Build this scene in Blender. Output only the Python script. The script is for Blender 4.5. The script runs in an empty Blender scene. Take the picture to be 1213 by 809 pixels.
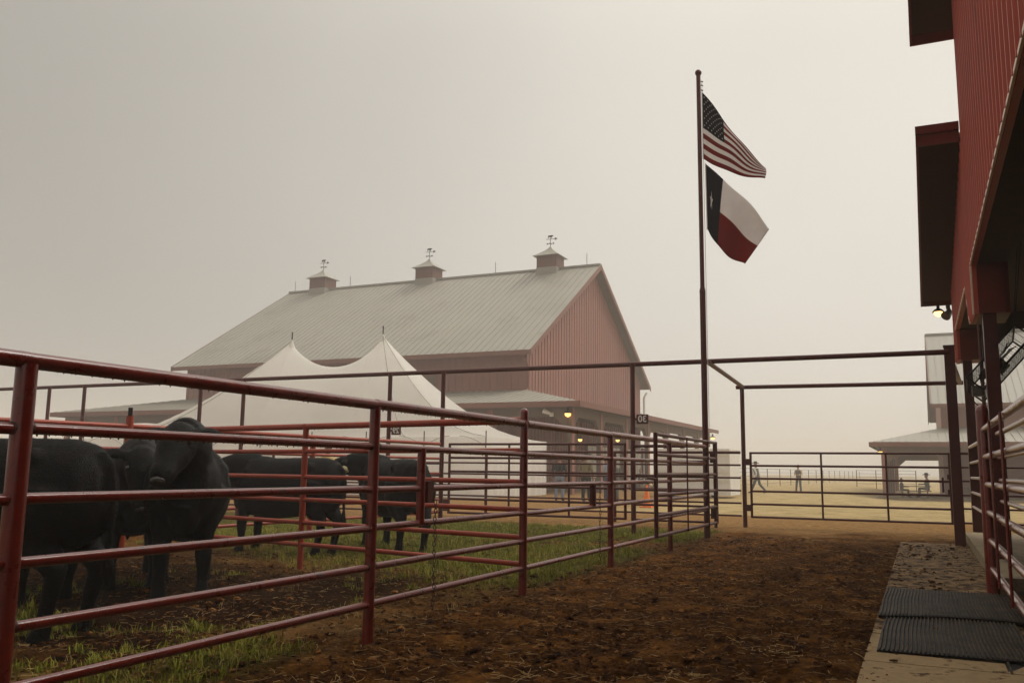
import bpy, bmesh, math, random
import numpy as np
from mathutils import Vector, Matrix
R = math.radians
random.seed(7)
rng = np.random.default_rng(7)
sc = bpy.context.scene

# ------------------------------------------------------------------ camera
CAM_R = ((0.90756568, -0.04947643, -0.41698516),
         (0.41973272, 0.13575514, 0.89743801),
         (0.01220585, -0.98950625, 0.14397358))      # world rows; columns = image right, image down, forward
cam = bpy.data.cameras.new('camera')
cam_o = bpy.data.objects.new('camera', cam)
sc.collection.objects.link(cam_o)
M3 = Matrix([[CAM_R[i][0], -CAM_R[i][1], -CAM_R[i][2]] for i in range(3)])
cam_o.matrix_world = Matrix.Translation((0, 0, 1.2)) @ M3.to_4x4()
cam.sensor_width = 36.0
cam.lens = 36.0 * 1038 / 1213
cam.clip_start = 0.05
cam.clip_end = 3000
sc.camera = cam_o

# ------------------------------------------------------------------ light
SUN_EL, SUN_AZ = 52.0, 35.0                          # azimuth clockwise from +Y
w = bpy.data.worlds.new('World'); sc.world = w; w.use_nodes = True
nt = w.node_tree; nt.nodes.clear()
N = nt.nodes.new
out = N('ShaderNodeOutputWorld'); bg = N('ShaderNodeBackground')
sky = N('ShaderNodeTexSky'); sky.sky_type = 'NISHITA'; sky.sun_disc = False
sky.sun_elevation = R(SUN_EL); sky.sun_rotation = R(SUN_AZ); sky.dust_density = 4.0; sky.air_density = 1.0
hs = N('ShaderNodeHueSaturation'); hs.inputs['Saturation'].default_value = 0.0
# cloud deck: even luminance near the horizon, brighter to the zenith as an overcast sky is
geo = N('ShaderNodeTexCoord'); sep = N('ShaderNodeSeparateXYZ')
nt.links.new(geo.outputs['Generated'], sep.inputs[0])
ramp = N('ShaderNodeMapRange'); ramp.inputs['From Min'].default_value = 0.42; ramp.inputs['From Max'].default_value = 1.0
ramp.inputs['To Min'].default_value = 5.35; ramp.inputs['To Max'].default_value = 12.5
ramp.interpolation_type = 'SMOOTHSTEP'
nt.links.new(sep.outputs['Z'], ramp.inputs['Value'])
tint = N('ShaderNodeVectorMath'); tint.operation = 'MULTIPLY'; tint.inputs[1].default_value = (1.0, 0.945, 0.85)
glow = N('ShaderNodeVectorMath'); glow.operation = 'DOT_PRODUCT'; glow.inputs[1].default_value = (math.sin(R(40)) * 0.95, math.cos(R(40)) * 0.95, 0.31)
nt.links.new(geo.outputs['Generated'], glow.inputs[0])
gr = N('ShaderNodeMapRange'); gr.interpolation_type = 'SMOOTHSTEP'; gr.inputs['From Min'].default_value = -0.15; gr.inputs['From Max'].default_value = 1.0
gr.inputs['To Min'].default_value = 0.58; gr.inputs['To Max'].default_value = 1.30      # the fog is brighter towards the hidden sun
nt.links.new(glow.outputs['Value'], gr.inputs['Value'])
gm = N('ShaderNodeMath'); gm.operation = 'MULTIPLY'; nt.links.new(ramp.outputs[0], gm.inputs[0]); nt.links.new(gr.outputs[0], gm.inputs[1])
cl = N('ShaderNodeTexNoise'); cl.inputs['Scale'].default_value = 2.2; cl.inputs['Detail'].default_value = 3; nt.links.new(geo.outputs['Generated'], cl.inputs['Vector'])
cr_ = N('ShaderNodeMapRange'); cr_.inputs['To Min'].default_value = 0.90; cr_.inputs['To Max'].default_value = 1.10; nt.links.new(cl.outputs['Fac'], cr_.inputs['Value'])
gm2 = N('ShaderNodeMath'); gm2.operation = 'MULTIPLY'; nt.links.new(gm.outputs[0], gm2.inputs[0]); nt.links.new(cr_.outputs[0], gm2.inputs[1])
nt.links.new(gm2.outputs[0], tint.inputs[0])
tint2 = N('ShaderNodeVectorMath'); tint2.operation = 'MULTIPLY'; tint2.inputs[1].default_value = (1.0, 0.945, 0.85)
nt.links.new(sky.outputs[0], hs.inputs['Color']); nt.links.new(hs.outputs[0], tint2.inputs[0])
mixw = N('ShaderNodeMix'); mixw.data_type = 'RGBA'; mixw.inputs['Factor'].default_value = 0.9   # the deck hides most of the clear sky
nt.links.new(tint2.outputs[0], mixw.inputs['A']); nt.links.new(tint.outputs[0], mixw.inputs['B'])
nt.links.new(mixw.outputs['Result'], bg.inputs['Color']); bg.inputs['Strength'].default_value = 0.12
nt.links.new(bg.outputs[0], out.inputs[0])
sun = bpy.data.lights.new('sun', 'SUN'); sun.energy = 1.5; sun.angle = R(20); sun.color = (1, 0.95, 0.86)
sun_o = bpy.data.objects.new('sun', sun); sc.collection.objects.link(sun_o)
az, el = R(SUN_AZ), R(SUN_EL)
sd = Vector((math.sin(az) * math.cos(el), math.cos(az) * math.cos(el), math.sin(el)))
sun_o.rotation_euler = sd.to_track_quat('Z', 'Y').to_euler()
sc.view_settings.view_transform = 'Standard'; sc.view_settings.look = 'None'
sc.view_settings.exposure = 0.12; sc.view_settings.gamma = 1.0
HAZE = 0.0031
sc.cycles.volume_bounces = 3; sc.cycles.max_bounces = 8

# ------------------------------------------------------------------ helpers
col = sc.collection
WLOC = {}

def setp(o, label=None, cat=None, group=None, kind=None):
    if label: o['label'] = label
    if cat: o['category'] = cat
    if group: o['group'] = group
    if kind: o['kind'] = kind
    return o

def thing(name, label, cat, loc=(0, 0, 0), group=None):
    o = bpy.data.objects.new(name, None); col.objects.link(o)
    o.empty_display_size = 0.2
    o.location = loc; WLOC[o.name] = Vector(loc)
    return setp(o, label, cat, group)

def wl(o):
    return WLOC.get(o.name, Vector((0, 0, 0))) if o else Vector((0, 0, 0))

def link(name, me, parent=None, loc=(0, 0, 0)):
    """mesh object whose origin is at world loc"""
    o = bpy.data.objects.new(name, me); col.objects.link(o)
    o.location = Vector(loc) - wl(parent)
    if parent: o.parent = parent
    WLOC[o.name] = Vector(loc)
    return o

def mesh(verts, faces, m=None, smooth=False):
    me = bpy.data.meshes.new('mesh')
    me.from_pydata([tuple(map(float, v)) for v in verts], [], faces); me.update()
    if m is not None:
        for q in (m if isinstance(m, (list, tuple)) else [m]): me.materials.append(q)
    if smooth: me.polygons.foreach_set('use_smooth', [True] * len(me.polygons))
    return me

def bulk(V, F, m, smooth=False):
    """numpy verts (n,3), faces (k,3|4)"""
    V = np.asarray(V, dtype=np.float32); F = np.asarray(F, dtype=np.int32); k = F.shape[1]
    me = bpy.data.meshes.new('mesh')
    me.vertices.add(len(V)); me.vertices.foreach_set('co', V.ravel())
    me.loops.add(F.size); me.loops.foreach_set('vertex_index', F.ravel())
    me.polygons.add(len(F)); me.polygons.foreach_set('loop_start', np.arange(0, F.size, k, dtype=np.int32))
    try: me.polygons.foreach_set('loop_total', np.full(len(F), k, dtype=np.int32))
    except Exception: pass
    me.update(calc_edges=True); me.validate()
    if m is not None:
        for q in (m if isinstance(m, (list, tuple)) else [m]): me.materials.append(q)
    if smooth: me.polygons.foreach_set('use_smooth', [True] * len(me.polygons))
    return me

class MB:
    """collects pieces that form ONE part"""
    def __init__(s): s.v = []; s.f = []
    def box(s, a, b):
        n = len(s.v); x0, y0, z0 = a; x1, y1, z1 = b
        s.v += [(x0, y0, z0), (x1, y0, z0), (x1, y1, z0), (x0, y1, z0), (x0, y0, z1), (x1, y0, z1), (x1, y1, z1), (x0, y1, z1)]
        s.f += [tuple(n + i for i in q) for q in ((0, 3, 2, 1), (4, 5, 6, 7), (0, 1, 5, 4), (1, 2, 6, 5), (2, 3, 7, 6), (3, 0, 4, 7))]
        return s
    def tube(s, pts, rad, seg=10, cap=True):
        P = [Vector(p) for p in pts]; n0 = len(s.v)
        if not isinstance(rad, (list, tuple)): rad = [rad] * len(P)
        t = (P[1] - P[0]).normalized()
        a = t.orthogonal().normalized()
        for i, p in enumerate(P):
            tt = (P[min(i + 1, len(P) - 1)] - P[max(i - 1, 0)]).normalized()
            a = (a - tt * a.dot(tt)).normalized(); b = tt.cross(a)
            for k in range(seg):
                q = 2 * math.pi * k / seg
                s.v.append(tuple(p + (a * math.cos(q) + b * math.sin(q)) * rad[i]))
        for i in range(len(P) - 1):
            for k in range(seg):
                s.f.append((n0 + i * seg + k, n0 + i * seg + (k + 1) % seg, n0 + (i + 1) * seg + (k + 1) % seg, n0 + (i + 1) * seg + k))
        if cap:
            s.f.append(tuple(n0 + k for k in range(seg))[::-1]); s.f.append(tuple(n0 + (len(P) - 1) * seg + k for k in range(seg)))
        return s
    def prism(s, poly, axis, a, b):
        """poly in the plane perpendicular to axis: axis x -> (y,z), axis y -> (x,z), axis z -> (x,y)"""
        n = len(s.v); m = len(poly)
        for c in (a, b):
            for p, q in poly:
                s.v.append({'x': (c, p, q), 'y': (p, c, q), 'z': (p, q, c)}[axis])
        s.f.append(tuple(n + i for i in range(m))); s.f.append(tuple(n + m + i for i in range(m))[::-1])
        for i in range(m):
            j = (i + 1) % m; s.f.append((n + j, n + i, n + m + i, n + m + j))
        return s
    def quadprism(s, a, b, c, d, off):
        """slab: quad abcd extruded by vector off"""
        n = len(s.v); o = Vector(off)
        q = [Vector(x) for x in (a, b, c, d)]
        s.v += [tuple(x) for x in q] + [tuple(x + o) for x in q]
        s.f += [tuple(n + i for i in t) for t in ((0, 1, 2, 3), (7, 6, 5, 4), (0, 4, 5, 1), (1, 5, 6, 2), (2, 6, 7, 3), (3, 7, 4, 0))]
        return s
    def build(s, name, m, parent=None, smooth=False, angle=None):
        me = mesh(s.v, s.f, m, smooth)
        bm = bmesh.new(); bm.from_mesh(me); bmesh.ops.recalc_face_normals(bm, faces=bm.faces[:]); bm.to_mesh(me); bm.free()
        if smooth and angle is None: angle = 40
        if smooth:
            try: me.set_sharp_from_angle(angle=R(angle))
            except Exception: pass
        lo = wl(parent)
        if parent is not None:
            me.transform(Matrix.Translation(-lo))
        o = link(name, me, parent, lo)
        return o

CYL = {}
def pipe(name, p0, p1, r, m, parent=None, seg=14):
    key = (m.name, seg)
    if key not in CYL:
        b = MB(); b.tube([(0, 0, 0), (0, 0, 1)], 1.0, seg)
        me = mesh(b.v, b.f, m, True)
        try: me.set_sharp_from_angle(angle=R(40))
        except Exception: pass
        CYL[key] = me
    p0 = Vector(p0); p1 = Vector(p1); d = p1 - p0
    o = link(name, CYL[key], parent, p0)
    o.rotation_euler = d.to_track_quat('Z', 'Y').to_euler(); o.scale = (r, r, d.length)
    return o

# ------------------------------------------------------------------ materials
def newmat(name):
    m = bpy.data.materials.new(name); m.use_nodes = True
    return m, m.node_tree, m.node_tree.nodes['Principled BSDF']

def mat(name, c, rough=0.6, var=0.25, scale=6.0, c2=None, c2amt=0.5, c2scale=2.5, bump=0.0, bscale=60.0, metal=0.0, spec=0.5, stretch=(1, 1, 1), coat=0.0, sheen=0.0):
    m, nt, b = newmat(name); N = nt.nodes.new; L = nt.links.new
    tc = N('ShaderNodeTexCoord'); g = N('ShaderNodeNewGeometry')
    mp = N('ShaderNodeMapping'); mp.inputs['Scale'].default_value = stretch; L(g.outputs['Position'], mp.inputs[0])
    n1 = N('ShaderNodeTexNoise'); n1.inputs['Scale'].default_value = scale; n1.inputs['Detail'].default_value = 6; n1.inputs['Roughness'].default_value = 0.65
    L(mp.outputs[0], n1.inputs['Vector'])
    mr = N('ShaderNodeMapRange'); mr.inputs['From Min'].default_value = 0.3; mr.inputs['From Max'].default_value = 0.7
    mr.inputs['To Min'].default_value = 1 - var; mr.inputs['To Max'].default_value = 1 + var
    L(n1.outputs['Fac'], mr.inputs['Value'])
    mul = N('ShaderNodeVectorMath'); mul.operation = 'SCALE'; mul.inputs[0].default_value = c
    L(mr.outputs[0], mul.inputs['Scale']); last = mul.outputs[0]
    if c2 is not None:
        n2 = N('ShaderNodeTexNoise'); n2.inputs['Scale'].default_value = c2scale; n2.inputs['Detail'].default_value = 8; n2.inputs['Roughness'].default_value = 0.7
        L(mp.outputs[0], n2.inputs['Vector'])
        r2 = N('ShaderNodeMapRange'); e = 1 - c2amt
        r2.inputs['From Min'].default_value = 0.35 + e * 0.3; r2.inputs['From Max'].default_value = 0.45 + e * 0.3
        L(n2.outputs['Fac'], r2.inputs['Value'])
        mx = N('ShaderNodeMix'); mx.data_type = 'RGBA'; L(r2.outputs[0], mx.inputs['Factor']); L(last, mx.inputs['A'])
        mx.inputs['B'].default_value = (*c2, 1); last = mx.outputs['Result']
    L(last, b.inputs['Base Color'])
    rr = N('ShaderNodeMapRange'); rr.inputs['To Min'].default_value = max(0.05, rough - 0.12); rr.inputs['To Max'].default_value = min(1, rough + 0.12)
    L(n1.outputs['Fac'], rr.inputs['Value']); L(rr.outputs[0], b.inputs['Roughness'])
    b.inputs['Metallic'].default_value = metal; b.inputs['Specular IOR Level'].default_value = spec
    b.inputs['Coat Weight'].default_value = coat; b.inputs['Sheen Weight'].default_value = sheen
    if bump > 0:
        n3 = N('ShaderNodeTexNoise'); n3.inputs['Scale'].default_value = bscale; n3.inputs['Detail'].default_value = 5
        L(mp.outputs[0], n3.inputs['Vector'])
        bp = N('ShaderNodeBump'); bp.inputs['Strength'].default_value = bump; bp.inputs['Distance'].default_value = 0.01
        L(n3.outputs['Fac'], bp.inputs['Height']); L(bp.outputs[0], b.inputs['Normal'])
    return m

def emit(name, c, s):
    m, nt, b = newmat(name); b.inputs['Base Color'].default_value = (*c, 1)
    b.inputs['Emission Color'].default_value = (*c, 1); b.inputs['Emission Strength'].default_value = s
    return m

PIPE = mat('red_pipe_paint', (0.15, 0.008, 0.002), 0.30, 0.25, 9, (0.05, 0.006, 0.003), 0.15, 5, 0.25, 90, spec=0.42, coat=0.55)
PIPE.node_tree.nodes['Principled BSDF'].inputs['Coat IOR'].default_value = 1.6; PIPE.node_tree.nodes['Principled BSDF'].inputs['Coat Roughness'].default_value = 0.2
PIPE_DK = mat('oxide_red_pipe_paint', (0.075, 0.006, 0.002), 0.38, 0.25, 9, (0.03, 0.004, 0.002), 0.2, 4, 0.3, 90, spec=0.35)
PIPE_OR = mat('faded_red_pipe_paint', (0.30, 0.040, 0.014), 0.38, 0.22, 9, (0.14, 0.02, 0.01), 0.15, 4, 0.3, 90, spec=0.35)
RUST = mat('rusty_steel', (0.07, 0.03, 0.018), 0.7, 0.4, 30, (0.03, 0.012, 0.008), 0.5, 20, 0.4, 200)
WALL_RED = mat('red_metal_cladding', (0.44, 0.062, 0.024), 0.5, 0.12, 2.0, (0.34, 0.046, 0.018), 0.35, 0.8, stretch=(1, 1, 0.15))
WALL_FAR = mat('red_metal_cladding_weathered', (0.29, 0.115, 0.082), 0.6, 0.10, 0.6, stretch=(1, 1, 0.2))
CUPOLA = mat('dark_cupola_cladding', (0.13, 0.045, 0.032), 0.6, 0.1, 2)
TRIM = mat('dark_red_trim', (0.15, 0.020, 0.010), 0.5, 0.2, 3, spec=0.2)
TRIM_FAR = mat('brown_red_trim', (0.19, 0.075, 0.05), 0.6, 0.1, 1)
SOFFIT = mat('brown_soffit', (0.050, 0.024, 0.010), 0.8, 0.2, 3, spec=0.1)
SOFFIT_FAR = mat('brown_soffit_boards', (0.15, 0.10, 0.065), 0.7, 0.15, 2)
TRIM_LT = mat('pale_edge_trim', (0.82, 0.62, 0.48), 0.45, 0.1, 3)
ROOFM = mat('galvanised_roof_sheet', (0.32, 0.30, 0.255), 0.5, 0.07, 0.5, (0.27, 0.25, 0.21), 0.3, 0.3, metal=0.0)
CONC = mat('worn_concrete', (0.25, 0.155, 0.070), 0.85, 0.35, 5, (0.030, 0.013, 0.004), 0.63, 6.5, 0.5, 80, spec=0.15)
CONC_F = mat('bare_concrete', (0.36, 0.25, 0.13), 0.85, 0.25, 7, (0.05, 0.025, 0.010), 0.33, 7, 0.5, 90, spec=0.15)
CONC_EDGE = mat('concrete_ledge', (0.26, 0.19, 0.10), 0.85, 0.2, 6, (0.12, 0.09, 0.06), 0.4, 3, 0.4, 60)
RUBBER = mat('black_rubber', (0.004, 0.003, 0.002), 0.55, 0.4, 14, (0.022, 0.010, 0.004), 0.38, 5, 0.3, 120, spec=0.10)
RUBBER_W = mat('worn_highlit_rubber_ribs', (0.075, 0.048, 0.026), 0.6, 0.5, 16, (0.012, 0.008, 0.005), 0.55, 7, 0.3, 120, spec=0.1)  # worn tone and rib-top highlights both put into this paler colour
CANVAS = mat('white_tent_canvas', (0.88, 0.86, 0.81), 0.55, 0.04, 0.5)
CANVAS_SEAM = mat('grey_tent_seam', (0.42, 0.41, 0.37), 0.6, 0.1, 2)
HIDE = mat('black_cattle_hide', (0.0028, 0.0022, 0.0018), 0.5, 0.5, 5, (0.007, 0.005, 0.0035), 0.4, 7, 1.0, 120, spec=0.07)
NOSE = mat('wet_black_nose', (0.03, 0.025, 0.022), 0.18, 0.3, 50, bump=0.4, bscale=150, spec=0.8)
COAT = mat('black_coat_hair', (0.0035, 0.0024, 0.0016), 0.45, 0.5, 12, (0.012, 0.007, 0.004), 0.40, 6, spec=0.16)
EYE = mat('dark_eye', (0.01, 0.006, 0.004), 0.08, 0.1, 30)
TAG = mat('pale_yellow_tag', (0.62, 0.52, 0.28), 0.5, 0.1, 20)
BLACK = mat('black_painted_metal', (0.006, 0.005, 0.005), 0.5, 0.3, 20, spec=0.2)
GREYBOX = mat('grey_junction_box', (0.10, 0.085, 0.065), 0.5, 0.2, 20)
WHITE = mat('white_paint', (0.78, 0.76, 0.72), 0.5, 0.05, 2)
SIGNRED = mat('sign_plate_red', (0.09, 0.014, 0.007), 0.5, 0.3, 20)
ORANGE = mat('orange_cone_plastic', (0.85, 0.20, 0.03), 0.5, 0.08, 8)
STRAW = mat('straw', (0.46, 0.29, 0.10), 0.7, 0.45, 8)
STRAW_D = mat('dull_straw', (0.24, 0.13, 0.040), 0.8, 0.45, 8)
CLOD = mat('soil_clods', (0.040, 0.014, 0.003), 0.9, 0.7, 12, (0.27, 0.12, 0.034), 0.42, 9, spec=0.05)
BLADE = mat('green_grass_blades', (0.21, 0.225, 0.014), 0.6, 0.5, 5, (0.34, 0.25, 0.06), 0.50, 5, spec=0.15)
BLADE_DRY = mat('dry_grass_blades', (0.30, 0.20, 0.06), 0.7, 0.4, 4, (0.10, 0.10, 0.03), 0.45, 2)
SKIN = mat('skin', (0.38, 0.20, 0.13), 0.6, 0.1, 20)
BULB = emit('warm_bulb', (1.0, 0.60, 0.20), 3.2)
BULBF = emit('warm_bulb_far', (1.0, 0.58, 0.16), 2.4)
GLASS = mat('pale_window_panel', (0.62, 0.60, 0.55), 0.3, 0.08, 2)

def layer(m, c, scale, lo, hi, amt=1.0):
    nt = m.node_tree; b = nt.nodes['Principled BSDF']; src = b.inputs['Base Color'].links[0].from_socket
    g = nt.nodes.new('ShaderNodeNewGeometry'); n = nt.nodes.new('ShaderNodeTexNoise'); n.inputs['Scale'].default_value = scale; n.inputs['Detail'].default_value = 9; n.inputs['Roughness'].default_value = 0.75
    nt.links.new(g.outputs['Position'], n.inputs['Vector']); r_ = nt.nodes.new('ShaderNodeMapRange'); r_.inputs['From Min'].default_value = lo; r_.inputs['From Max'].default_value = hi; r_.inputs['To Max'].default_value = amt
    nt.links.new(n.outputs['Fac'], r_.inputs['Value']); x = nt.nodes.new('ShaderNodeMix'); x.data_type = 'RGBA'; nt.links.new(r_.outputs[0], x.inputs['Factor']); nt.links.new(src, x.inputs['A']); x.inputs['B'].default_value = (*c, 1)
    nt.links.new(x.outputs['Result'], b.inputs['Base Color'])
layer(PIPE, (0.10, 0.045, 0.016), 17, 0.60, 0.68, 0.7); layer(PIPE, (0.26, 0.03, 0.008), 7, 0.55, 0.75, 0.5); layer(PIPE_DK, (0.10, 0.045, 0.02), 17, 0.60, 0.70, 0.6)
layer(PIPE_OR, (0.16, 0.07, 0.03), 15, 0.60, 0.70, 0.6); layer(WALL_RED, (0.20, 0.05, 0.028), 1.1, 0.52, 0.72, 0.6); layer(ROOFM, (0.16, 0.14, 0.10), 0.25, 0.52, 0.75, 0.5)
layer(WALL_FAR, (0.22, 0.10, 0.075), 0.25, 0.5, 0.75, 0.6); layer(CANVAS, (0.66, 0.63, 0.55), 0.35, 0.55, 0.8, 0.5); layer(HIDE, (0.020, 0.012, 0.006), 6, 0.58, 0.72, 0.7)
def translucent(m, c, f):
    nt = m.node_tree; b = nt.nodes['Principled BSDF']; o_ = next(n for n in nt.nodes if n.type == 'OUTPUT_MATERIAL')
    t_ = nt.nodes.new('ShaderNodeBsdfTranslucent'); t_.inputs[0].default_value = (*c, 1); x = nt.nodes.new('ShaderNodeMixShader'); x.inputs[0].default_value = f
    nt.links.new(b.outputs[0], x.inputs[1]); nt.links.new(t_.outputs[0], x.inputs[2]); nt.links.new(x.outputs[0], o_.inputs['Surface'])
translucent(CANVAS, (0.97, 0.96, 0.93), 0.6)
def cloth(name, c): return mat(name, c, 0.85, 0.2, 14)
DENIM = cloth('blue_denim', (0.055, 0.075, 0.13)); DENIM_L = cloth('light_blue_denim', (0.22, 0.27, 0.35)); DENIM_G = cloth('grey_blue_denim', (0.08, 0.085, 0.10))
CLBLACK = cloth('black_cloth', (0.018, 0.016, 0.015)); CLWHITE = cloth('white_cloth', (0.72, 0.70, 0.66)); CLTAN = cloth('tan_cloth', (0.52, 0.36, 0.15))
CLOLIVE = cloth('olive_tan_cloth', (0.22, 0.19, 0.10)); CLBLUE = cloth('pale_blue_cloth', (0.36, 0.44, 0.52)); CLGREY = cloth('grey_cloth', (0.14, 0.14, 0.12))
CLCREAM = cloth('cream_cloth', (0.60, 0.48, 0.36)); CLBROWN = cloth('dark_brown_felt', (0.035, 0.024, 0.018)); CLRED = cloth('dull_red_cloth', (0.35, 0.10, 0.07))
HAIR = cloth('brown_hair', (0.03, 0.018, 0.01)); BOOT = cloth('dark_leather', (0.02, 0.013, 0.01))

# ------------------------------------------------------------------ numpy noise
def vnoise(x, y, seed=0):
    xi = np.floor(x).astype(np.int64); yi = np.floor(y).astype(np.int64); fx = x - xi; fy = y - yi
    def h(a, b):
        n = (a * 374761393 + b * 668265263 + seed * 974634777) & 0xffffffff
        n = ((n ^ (n >> 13)) * 1274126177) & 0xffffffff
        return ((n ^ (n >> 16)) & 0xffff) / 65535.0
    u = fx * fx * (3 - 2 * fx); v = fy * fy * (3 - 2 * fy)
    return (h(xi, yi) * (1 - u) + h(xi + 1, yi) * u) * (1 - v) + (h(xi, yi + 1) * (1 - u) + h(xi + 1, yi + 1) * u) * v
def fbm(x, y, o=5, seed=0, gain=0.5):
    s = 0; a = 1; t = 0
    for i in range(o):
        s = s + a * vnoise(x * 2 ** i + 17.3 * i, y * 2 ** i - 9.1 * i, seed + i); t += a; a *= gain
    return s / t
def sst(a, b, x):
    t = np.clip((x - a) / (b - a), 0, 1); return t * t * (3 - 2 * t)

def hoof(x, y):
    """trodden pits: jittered cells, about half of them holding a print"""
    c = 0.24; r_ = 0
    for ox in (-1, 0, 1):
        for oy in (-1, 0, 1):
            gx = np.floor(x / c) + ox; gy = np.floor(y / c) + oy
            a = vnoise(gx, gy, 51); b_ = vnoise(gx, gy, 52); k = vnoise(gx, gy, 53)
            d = np.hypot(x / c - gx - a, (y / c - gy - b_) * 0.85)
            r_ = np.maximum(r_, (k > 0.45) * (1 - sst(0.10, 0.30, d)) - 0.35 * np.exp(-((d - 0.36) / 0.08) ** 2) * (k > 0.45))
    return r_
def ground_z(x, y):
    x = np.asarray(x, float); y = np.asarray(y, float)
    near = (1 - sst(24, 34, y)) * sst(-25, -16, x) * (1 - sst(3, 6, x))
    alley = sst(-3.9, -3.2, x) * (1 - sst(14, 20, y))
    pen = (1 - sst(-3.9, -3.4, x)) * (1 - sst(14, 20, y))
    z = near * (0.020 + 0.030 * alley + 0.030 * pen) * (fbm(x * 2.3, y * 2.3, 6, 3, 0.6) * 2 - 1.0)
    z = z + near * (1 - sst(16, 22, y)) * 0.020 * (np.abs(fbm(x * 5.1, y * 5.1, 4, 9, 0.65) * 2 - 1) * -2 + 0.5)
    z = z - near * (1 - sst(17, 22, y)) * 0.046 * hoof(x, y)
    z = z + 0.05 * (fbm(x * 0.12, y * 0.12, 3, 21) - 0.5) * sst(22, 40, y)
    z = z - 0.42 * sst(40, 60, y) * sst(-6, -1, x)
    slab = sst(-0.44, -0.33, x + 0.12 * (fbm(x * 4, y * 4, 3, 88) - 0.5)) * (1 - sst(16.9, 17.3, y + 0.3 * (fbm(x * 3, y * 3, 3, 89) - .5)))
    z = z * (1 - slab) - slab * 0.02
    return z

def green_amt(x, y):
    n = fbm(x * 1.1, y * 1.1, 5, 31, 0.6); n2 = fbm(x * 0.5 + 3, y * 0.5, 3, 35)
    inpen = (1 - sst(-3.95, -3.45, x)) * (1 - sst(17.3, 18.6, y))
    band = sst(8.0, 11.0, y + 0.4 * (x + 6))
    near = (1 - sst(4.0, 7.0, y)) * 0.85
    g = inpen * np.clip(sst(0.46, 0.60, n * 0.6 + n2 * 0.4 + band * 0.16 + near * 0.06), 0, 1) * np.clip(0.22 + band + near, 0, 1)
    return g

# ------------------------------------------------------------------ setting: ground
def axis(pts):
    r = []
    for a, b, s in pts:
        n = max(2, int(round((b - a) / s))); r += list(np.linspace(a, b, n, endpoint=False))
    r.append(pts[-1][1]); return np.array(r)
xs = axis([(-760, -120, 40), (-120, -40, 5), (-40, -14, 0.6), (-14, -4.5, 0.07), (-4.5, 0.8, 0.045), (0.8, 4, 0.3), (4, 40, 3), (40, 760, 40)])
ys = axis([(-60, -4, 5), (-4, 2, 0.3), (2, 10, 0.045), (10, 22, 0.08), (22, 40, 0.4), (40, 130, 3), (130, 780, 30)])
X, Y = np.meshgrid(xs, ys); Z = ground_z(X, Y)
nx, ny = len(xs), len(ys)
V = np.stack([X.ravel(), Y.ravel(), Z.ravel()], 1)
ii = (np.arange(ny - 1)[:, None] * nx + np.arange(nx - 1)[None, :]).ravel()
F = np.stack([ii, ii + 1, ii + nx + 1, ii + nx], 1)

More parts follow.
